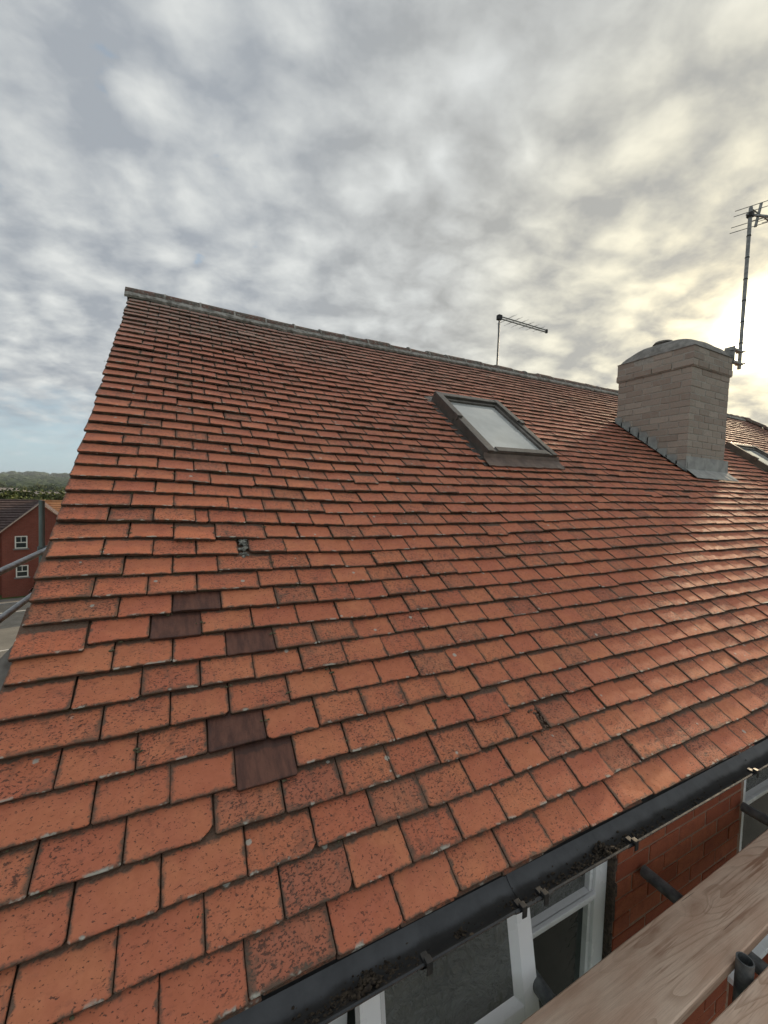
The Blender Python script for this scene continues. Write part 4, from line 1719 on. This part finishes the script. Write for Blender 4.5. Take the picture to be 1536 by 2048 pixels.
slope_tiles(mb, LP(-hw - .15, 5.0, ze - .14), LP(-hw - .15, -.15, ze - .14), LP(0, -.15, za + .02), LP(0, 5.0, za + .02), 12)
slope_tiles(mb, LP(hw + .15, -.15, ze - .14), LP(hw + .15, 9.2, ze - .14), LP(0, 9.2, za + .02), LP(0, -.15, za + .02), 12)
mb.build('roof_tiling', M_BGR, bh)
for sg in (-1, 1):
    mb = MB()
    bar(mb, LP(sg * (hw + .15), -.22, ze - .16), LP(0, -.22, za + .03), .13, .10, ZV, e2)
    mb.build('verge', M_VERGE, bh)
mb = MB()
mb.tube(LP(-9.2, 5.0, za + .02), LP(0, 5.0, za + .02), .09, 10)
mb.tube(LP(0, -.15, za + .03), LP(0, 5.0, za + .03), .09, 10)
mb.build('ridge', M_BGR, bh)
mb = MB()
bar(mb, LP(-9.2, .78, zr - .02), LP(-hw - .12, .78, zr - .02), .11, .11, ZV, e2)
mb.build('eaves_gutter', M_BLACK, bh)


def far_window(a0, a1, z0, z1):
    wn = empty('window', LP((a0 + a1) / 2, 0, z0))
    adopt(wn, bh)
    m_ = MB()
    def slab(x0_, x1_, zz0, zz1, y0_, y1_, mm_):
        vs_ = [LP(x, y, z) for z in (zz0, zz1) for y in (y0_, y1_) for x in (x0_, x1_)]
        mm_.add(vs_, [(0, 2, 3, 1), (4, 5, 7, 6), (0, 1, 5, 4), (2, 6, 7, 3), (0, 4, 6, 2), (1, 3, 7, 5)])
    t_ = .085
    slab(a0, a0 + t_, z0, z1, -.03, .04, m_)
    slab(a1 - t_, a1, z0, z1, -.03, .04, m_)
    slab(a0 + t_, a1 - t_, z0, z0 + t_, -.028, .04, m_)
    slab(a0 + t_, a1 - t_, z1 - t_, z1, -.028, .04, m_)
    zm = z0 + (z1 - z0) * .48
    slab(a0 + t_, a1 - t_, zm - .04, zm + .04, -.026, .04, m_)
    am = (a0 + a1) / 2
    slab(am - .02, am + .02, zm + .04, z1 - t_, -.024, .04, m_)
    m_.build('frame', M_BGW, wn)
    for zz0, zz1 in ((z0 + t_, zm - .04), (zm + .04, z1 - t_)):
        m_ = MB()
        slab(a0 + t_, a1 - t_, zz0, zz1, -.012, -.004, m_)
        m_.build('pane', M_BGP, wn)
    m_ = MB()
    slab(a0 - .12, a1 + .12, z0 - .12, z0 - .002, -.09, .02, m_)
    m_.build('sill', M_CONC, wn)


far_window(-1.72, -.90, -4.70, -3.62)
far_window(-1.66, -.84, -7.22, -6.18)

# orange roof behind it on the right
o1, f1, f2 = frame_at(R(-11.2), 60.0)
LQ = lambda a, b, z: o1 + f1 * a + f2 * b + Vector((0, 0, z))
oh = empty('orange_roofed_house', LQ(0, 0, GZ))
tag(oh, 'house with orange pantile roof behind the red brick house', 'house')
mb = MB()
slope_tiles(mb, LQ(-4.6, -.3, -4.5), LQ(5, -.3, -4.5), LQ(5, 4, -1.12), LQ(-4.6, 4, -1.12), 16, .05)
slope_tiles(mb, LQ(5, 8.3, -4.5), LQ(-4.6, 8.3, -4.5), LQ(-4.6, 4, -1.12), LQ(5, 4, -1.12), 12, .05)
mb.build('roof_tiling', M_ORR, oh)
mb = MB()
mb.tube(LQ(-4.6, 4, -1.1), LQ(5, 4, -1.1), .1, 10)
mb.build('ridge', M_ORR, oh)
mb = MB()
mb.add([LQ(-4.4, 0, GZ), LQ(4.8, 0, GZ), LQ(4.8, 0, -4.4), LQ(-4.4, 0, -4.4)], [(0, 1, 2, 3)])
mb.add([LQ(-4.4, 0, GZ), LQ(-4.4, 0, -4.4), LQ(-4.4, 4, -1.3), LQ(-4.4, 8, -4.4), LQ(-4.4, 8, GZ)], [(0, 1, 2, 3, 4)])
mb.add([LQ(4.8, 0, GZ), LQ(4.8, 0, -4.4), LQ(4.8, 4, -1.3), LQ(4.8, 8, -4.4), LQ(4.8, 8, GZ)], [(0, 1, 2, 3, 4)])
mb.add([LQ(-4.4, 8, GZ), LQ(4.8, 8, GZ), LQ(4.8, 8, -4.4), LQ(-4.4, 8, -4.4)], [(0, 1, 2, 3)])
o = mb.build('wall', M_BGB, oh)
uv_walls(o)

# pale far houses in the valley
def far_house(az, d, wid, dep, zb, he, hr, label, mroof):
    o_, a_, b_ = frame_at(az, d)
    Q = lambda x, y, z: o_ + a_ * x + b_ * y + Vector((0, 0, zb + z))
    h_ = empty('far_house', Q(0, 0, 0))
    tag(h_, label, 'house', 'pale houses in the valley')
    m_ = MB()
    w2 = wid / 2
    m_.add([Q(-w2, 0, 0), Q(w2, 0, 0), Q(w2, 0, he), Q(-w2, 0, he)], [(0, 1, 2, 3)])
    m_.add([Q(-w2, dep, 0), Q(w2, dep, 0), Q(w2, dep, he), Q(-w2, dep, he)], [(0, 1, 2, 3)])
    for s_ in (-1, 1):
        m_.add([Q(s_ * w2, 0, 0), Q(s_ * w2, dep, 0), Q(s_ * w2, dep, he), Q(s_ * w2, dep / 2, hr), Q(s_ * w2, 0, he)], [(0, 1, 2, 3, 4)])
    m_.build('wall', M_CREAMW, h_)
    m_ = MB()
    for (y_, z_) in ((-.4, he - .3), (dep + .4, he - .3)):
        m_.add([Q(-w2 - .3, y_, z_), Q(w2 + .3, y_, z_), Q(w2 + .3, dep / 2, hr + .15), Q(-w2 - .3, dep / 2, hr + .15)], [(0, 1, 2, 3)])
    m_.build('roof_slopes', mroof, h_)
    m_ = MB()
    m_.add([Q(x, -.05, z) for x, z in ((-w2 * .6, he * .5), (-w2 * .3, he * .5), (-w2 * .3, he * .8), (-w2 * .6, he * .8))], [(0, 1, 2, 3)])
    m_.build('window', M_BGP, h_)


def tz(az, d):
    p = bg_dir(az) * d + Vector((CAM.x, CAM.y, 0))
    return terrain_h(math.hypot(p.x, p.y), math.atan2(p.x, p.y)) - .3


for az, d, wd, lab in ((-16.6, 215, 9, 'far pale house at the left edge, beyond the brown roof'),
                       (-15.9, 228, 11, 'far pale house with grey gabled roof among the hedges'),
                       (-14.4, 250, 12, 'far house with buff roof above the middle of the brown roof'),
                       (-12.75, 240, 11, 'far pale house just right of the scaffold upright')):
    far_house(R(az), d, wd, 7, tz(R(az), d), 9.3, 12.2, lab, M_GREYR)

# ------------------------------------------------------------------ trees
def leaf_mat(name, a, b):
    mm, t = mat(name)
    g = t.n('ShaderNodeNewGeometry').outputs['Position']
    r = t.n('ShaderNodeObjectInfo').outputs['Random']
    c = t.mix(t.mapr(t.noise(g, .6, 4, .6), .35, .65), a, b)
    c = t.mix(t.math('MULTIPLY', r, .5), c, tuple((x + y) * .38 for x, y in zip(a, b)))
    t.put(t.b.inputs['Base Color'], c)
    t.b.inputs['Roughness'].default_value = .8
    t.b.inputs['Specular IOR Level'].default_value = .15
    return mm


M_LEAF = [leaf_mat('leaf_dark', (.030, .055, .020), (.060, .095, .030)),
          leaf_mat('leaf_mid', (.055, .080, .022), (.105, .125, .040)),
          leaf_mat('leaf_pale', (.060, .082, .028), (.11, .125, .048))]
M_BARK = simple('bark', (.05, .04, .03), (.10, .08, .06), 3, .95)


def tree_meshes(seed, H, Rd, nclump, nleaf, lsz):
    rr_ = random.Random(seed)
    tm = MB()
    tm.tube((0, 0, 0), (.1, 0, H * .45), .035 * H * .6, 8, r2=.02 * H * .6)
    cm = MB()
    for i in range(nclump):
        th_ = rr_.uniform(0, 2 * math.pi)
        q = rr_.random() ** .5
        zz = rr_.uniform(.28, .95)
        prof_ = math.sin(math.pi * min(1, (zz - .1) / .95)) ** .6
        c = Vector((math.cos(th_) * q * Rd * prof_, math.sin(th_) * q * Rd * prof_, zz * H))
        tm.tube((.05, 0, H * .35), c, .008 * H, 5, r2=.003 * H)
        cr = Rd * rr_.uniform(.22, .42)
        for j in range(nleaf):
            d = Vector((rr_.gauss(0, 1), rr_.gauss(0, 1), rr_.gauss(0, .8)))
            d = d.normalized() * cr * rr_.random() ** .4
            p = c + d
            nx_ = Vector((rr_.gauss(0, 1), rr_.gauss(0, 1), rr_.gauss(.4, 1))).normalized()
            ta = nx_.orthogonal().normalized() * lsz * rr_.uniform(.6, 1.2)
            tb = nx_.cross(ta).normalized() * lsz * rr_.uniform(.5, .9)
            cm.add([p - ta, p + tb, p + ta, p - tb], [(0, 1, 2, 3)])
    return tm, cm


protos = []
for i, (H, Rd, nc, nl, ls) in enumerate(((8.6, 3.6, 34, 46, .34), (10.0, 4.2, 40, 46, .38), (7.4, 4.4, 34, 46, .34))):
    tm, cm = tree_meshes(40 + i, H, Rd, nc, nl, ls)
    tme = tm.mesh('trunk', M_BARK)
    protos.append((tme, [cm.mesh('crown', q) for q in M_LEAF]))


def tree(az, d, sc, which, leaf, label, group):
    p = bg_dir(az) * d + Vector((CAM.x, CAM.y, 0))
    p.z = tz(az, d)
    e = empty('tree', p)
    tag(e, label, 'tree', group)
    rz_ = random.random() * 6.28
    for nm, me in (('trunk', protos[which][0]), ('crown', protos[which][1][leaf])):
        o_ = bpy.data.objects.new(nm, me)
        COL.objects.link(o_)
        o_.parent = e
        o_.scale = (sc, sc, sc * random.uniform(.9, 1.1))
        o_.rotation_euler = (0, 0, rz_)


random.seed(12)
for i in range(13):
    az = R(-18.2 + i * .55 + random.uniform(-.2, .2))
    d = random.uniform(84, 128)
    lf = random.choice([1, 2, 2, 1, 0])
    tree(az, d, random.uniform(.86, 1.02) * (.9 + .003 * (d - 84)), random.randrange(2), lf,
         ['dark green tree in the row behind the red brick house', 'mid green tree in the row behind the red brick house', 'yellowish green tree in the row behind the red brick house'][lf], 'row of trees behind the houses')
for i in range(44):
    az = R(random.uniform(-18.2, -11.6))
    d = random.uniform(300, 700)
    lf = random.choice([0, 0, 1])
    tree(az, d, random.uniform(1.3, 1.75) * (.7 + d / 1000), random.randrange(3), lf,
         ['dark tree standing far off in the valley', 'lighter green tree standing far off in the valley'][lf], 'scattered valley trees')

# the wooded hillsides, too far to tell one tree from the next
mb = MB()
rr = random.Random(55)
ico = bmesh.new()
bmesh.ops.create_icosphere(ico, subdivisions=2, radius=1.0)
iv = [v.co.copy() for v in ico.verts]
ifc = [tuple(v.index for v in f.verts) for f in ico.faces]
ico.free()
cnt = 0
for q in range(9000):
    az = R(rr.uniform(-34, 6))
    d = 620 + 2850 * rr.random() ** .8
    p = bg_dir(az) * d
    wood = mnoise.noise(Vector((p.x * .0016, p.y * .0032, 2.2))) + .5 * mnoise.noise(Vector((p.x * .006, p.y * .009, 7.7)))
    if wood < .12 or cnt > 3600:
        continue
    cnt += 1
    h0 = terrain_h(d, az)
    r_ = rr.uniform(6, 12) * (1 + d / 4000)
    sd = rr.random() * 90
    vs = []
    for v in iv:
        f = 1 + .38 * mnoise.noise(v * 1.9 + Vector((sd, sd, 0)))
        vs.append(p + Vector((v.x * r_ * f, v.y * r_ * f, h0 + r_ * .35 + v.z * r_ * .8 * f)))
    mb.add(vs, ifc)
o = mb.build('wooded_hills', leaf_mat('far_wood', (.022, .042, .020), (.050, .075, .030)))
kind(o, 'stuff')
o['label'] = 'dark wooded hillsides on the horizon'
o['category'] = 'woodland'

# shrub with red flowers by the house wall
sp = LP(.35, -1.0, GZ)
sh = empty('shrub', sp)
tag(sh, 'dark shrub with pink and red flowers against the red brick house', 'shrub')
rr = random.Random(66)
mb, mf = MB(), MB()
for i in range(900):
    d = Vector((rr.gauss(0, 1), rr.gauss(0, 1), abs(rr.gauss(0, 1)))).normalized() * rr.random() ** .4
    p = sp + Vector((d.x * 1.2, d.y * .6, .15 + d.z * 1.7))
    nx_ = Vector((rr.gauss(0, 1), rr.gauss(0, 1), rr.gauss(0, 1))).normalized()
    ta = nx_.orthogonal().normalized() * .09
    tb = nx_.cross(ta).normalized() * .06
    (mf if i % 9 == 0 and d.z > .2 else mb).add([p - ta, p + tb, p + ta, p - tb], [(0, 1, 2, 3)])
mb.build('foliage', leaf_mat('shrub_leaf', (.012, .022, .012), (.03, .045, .02)), sh)
mf.build('flowers', simple('flower', (.42, .06, .08), (.60, .30, .30), 4, .7), sh)

# ------------------------------------------------------------------ haze
mh = bpy.data.materials.new('haze')
mh.use_nodes = True
t = NT(mh.node_tree)
pv = t.n('ShaderNodeVolumePrincipled')
pv.inputs['Color'].default_value = (.80, .90, 1.0, 1)
pv.inputs['Density'].default_value = 1.05e-4
pv.inputs['Anisotropy'].default_value = .3
t.nt.links.new(pv.outputs[0], t.n('ShaderNodeOutputMaterial').inputs['Volume'])
mb = MB()
mb.box(-7400, 7400, -7400, 7400, -95, 66)
o = mb.build('haze', mh)
kind(o, 'stuff')
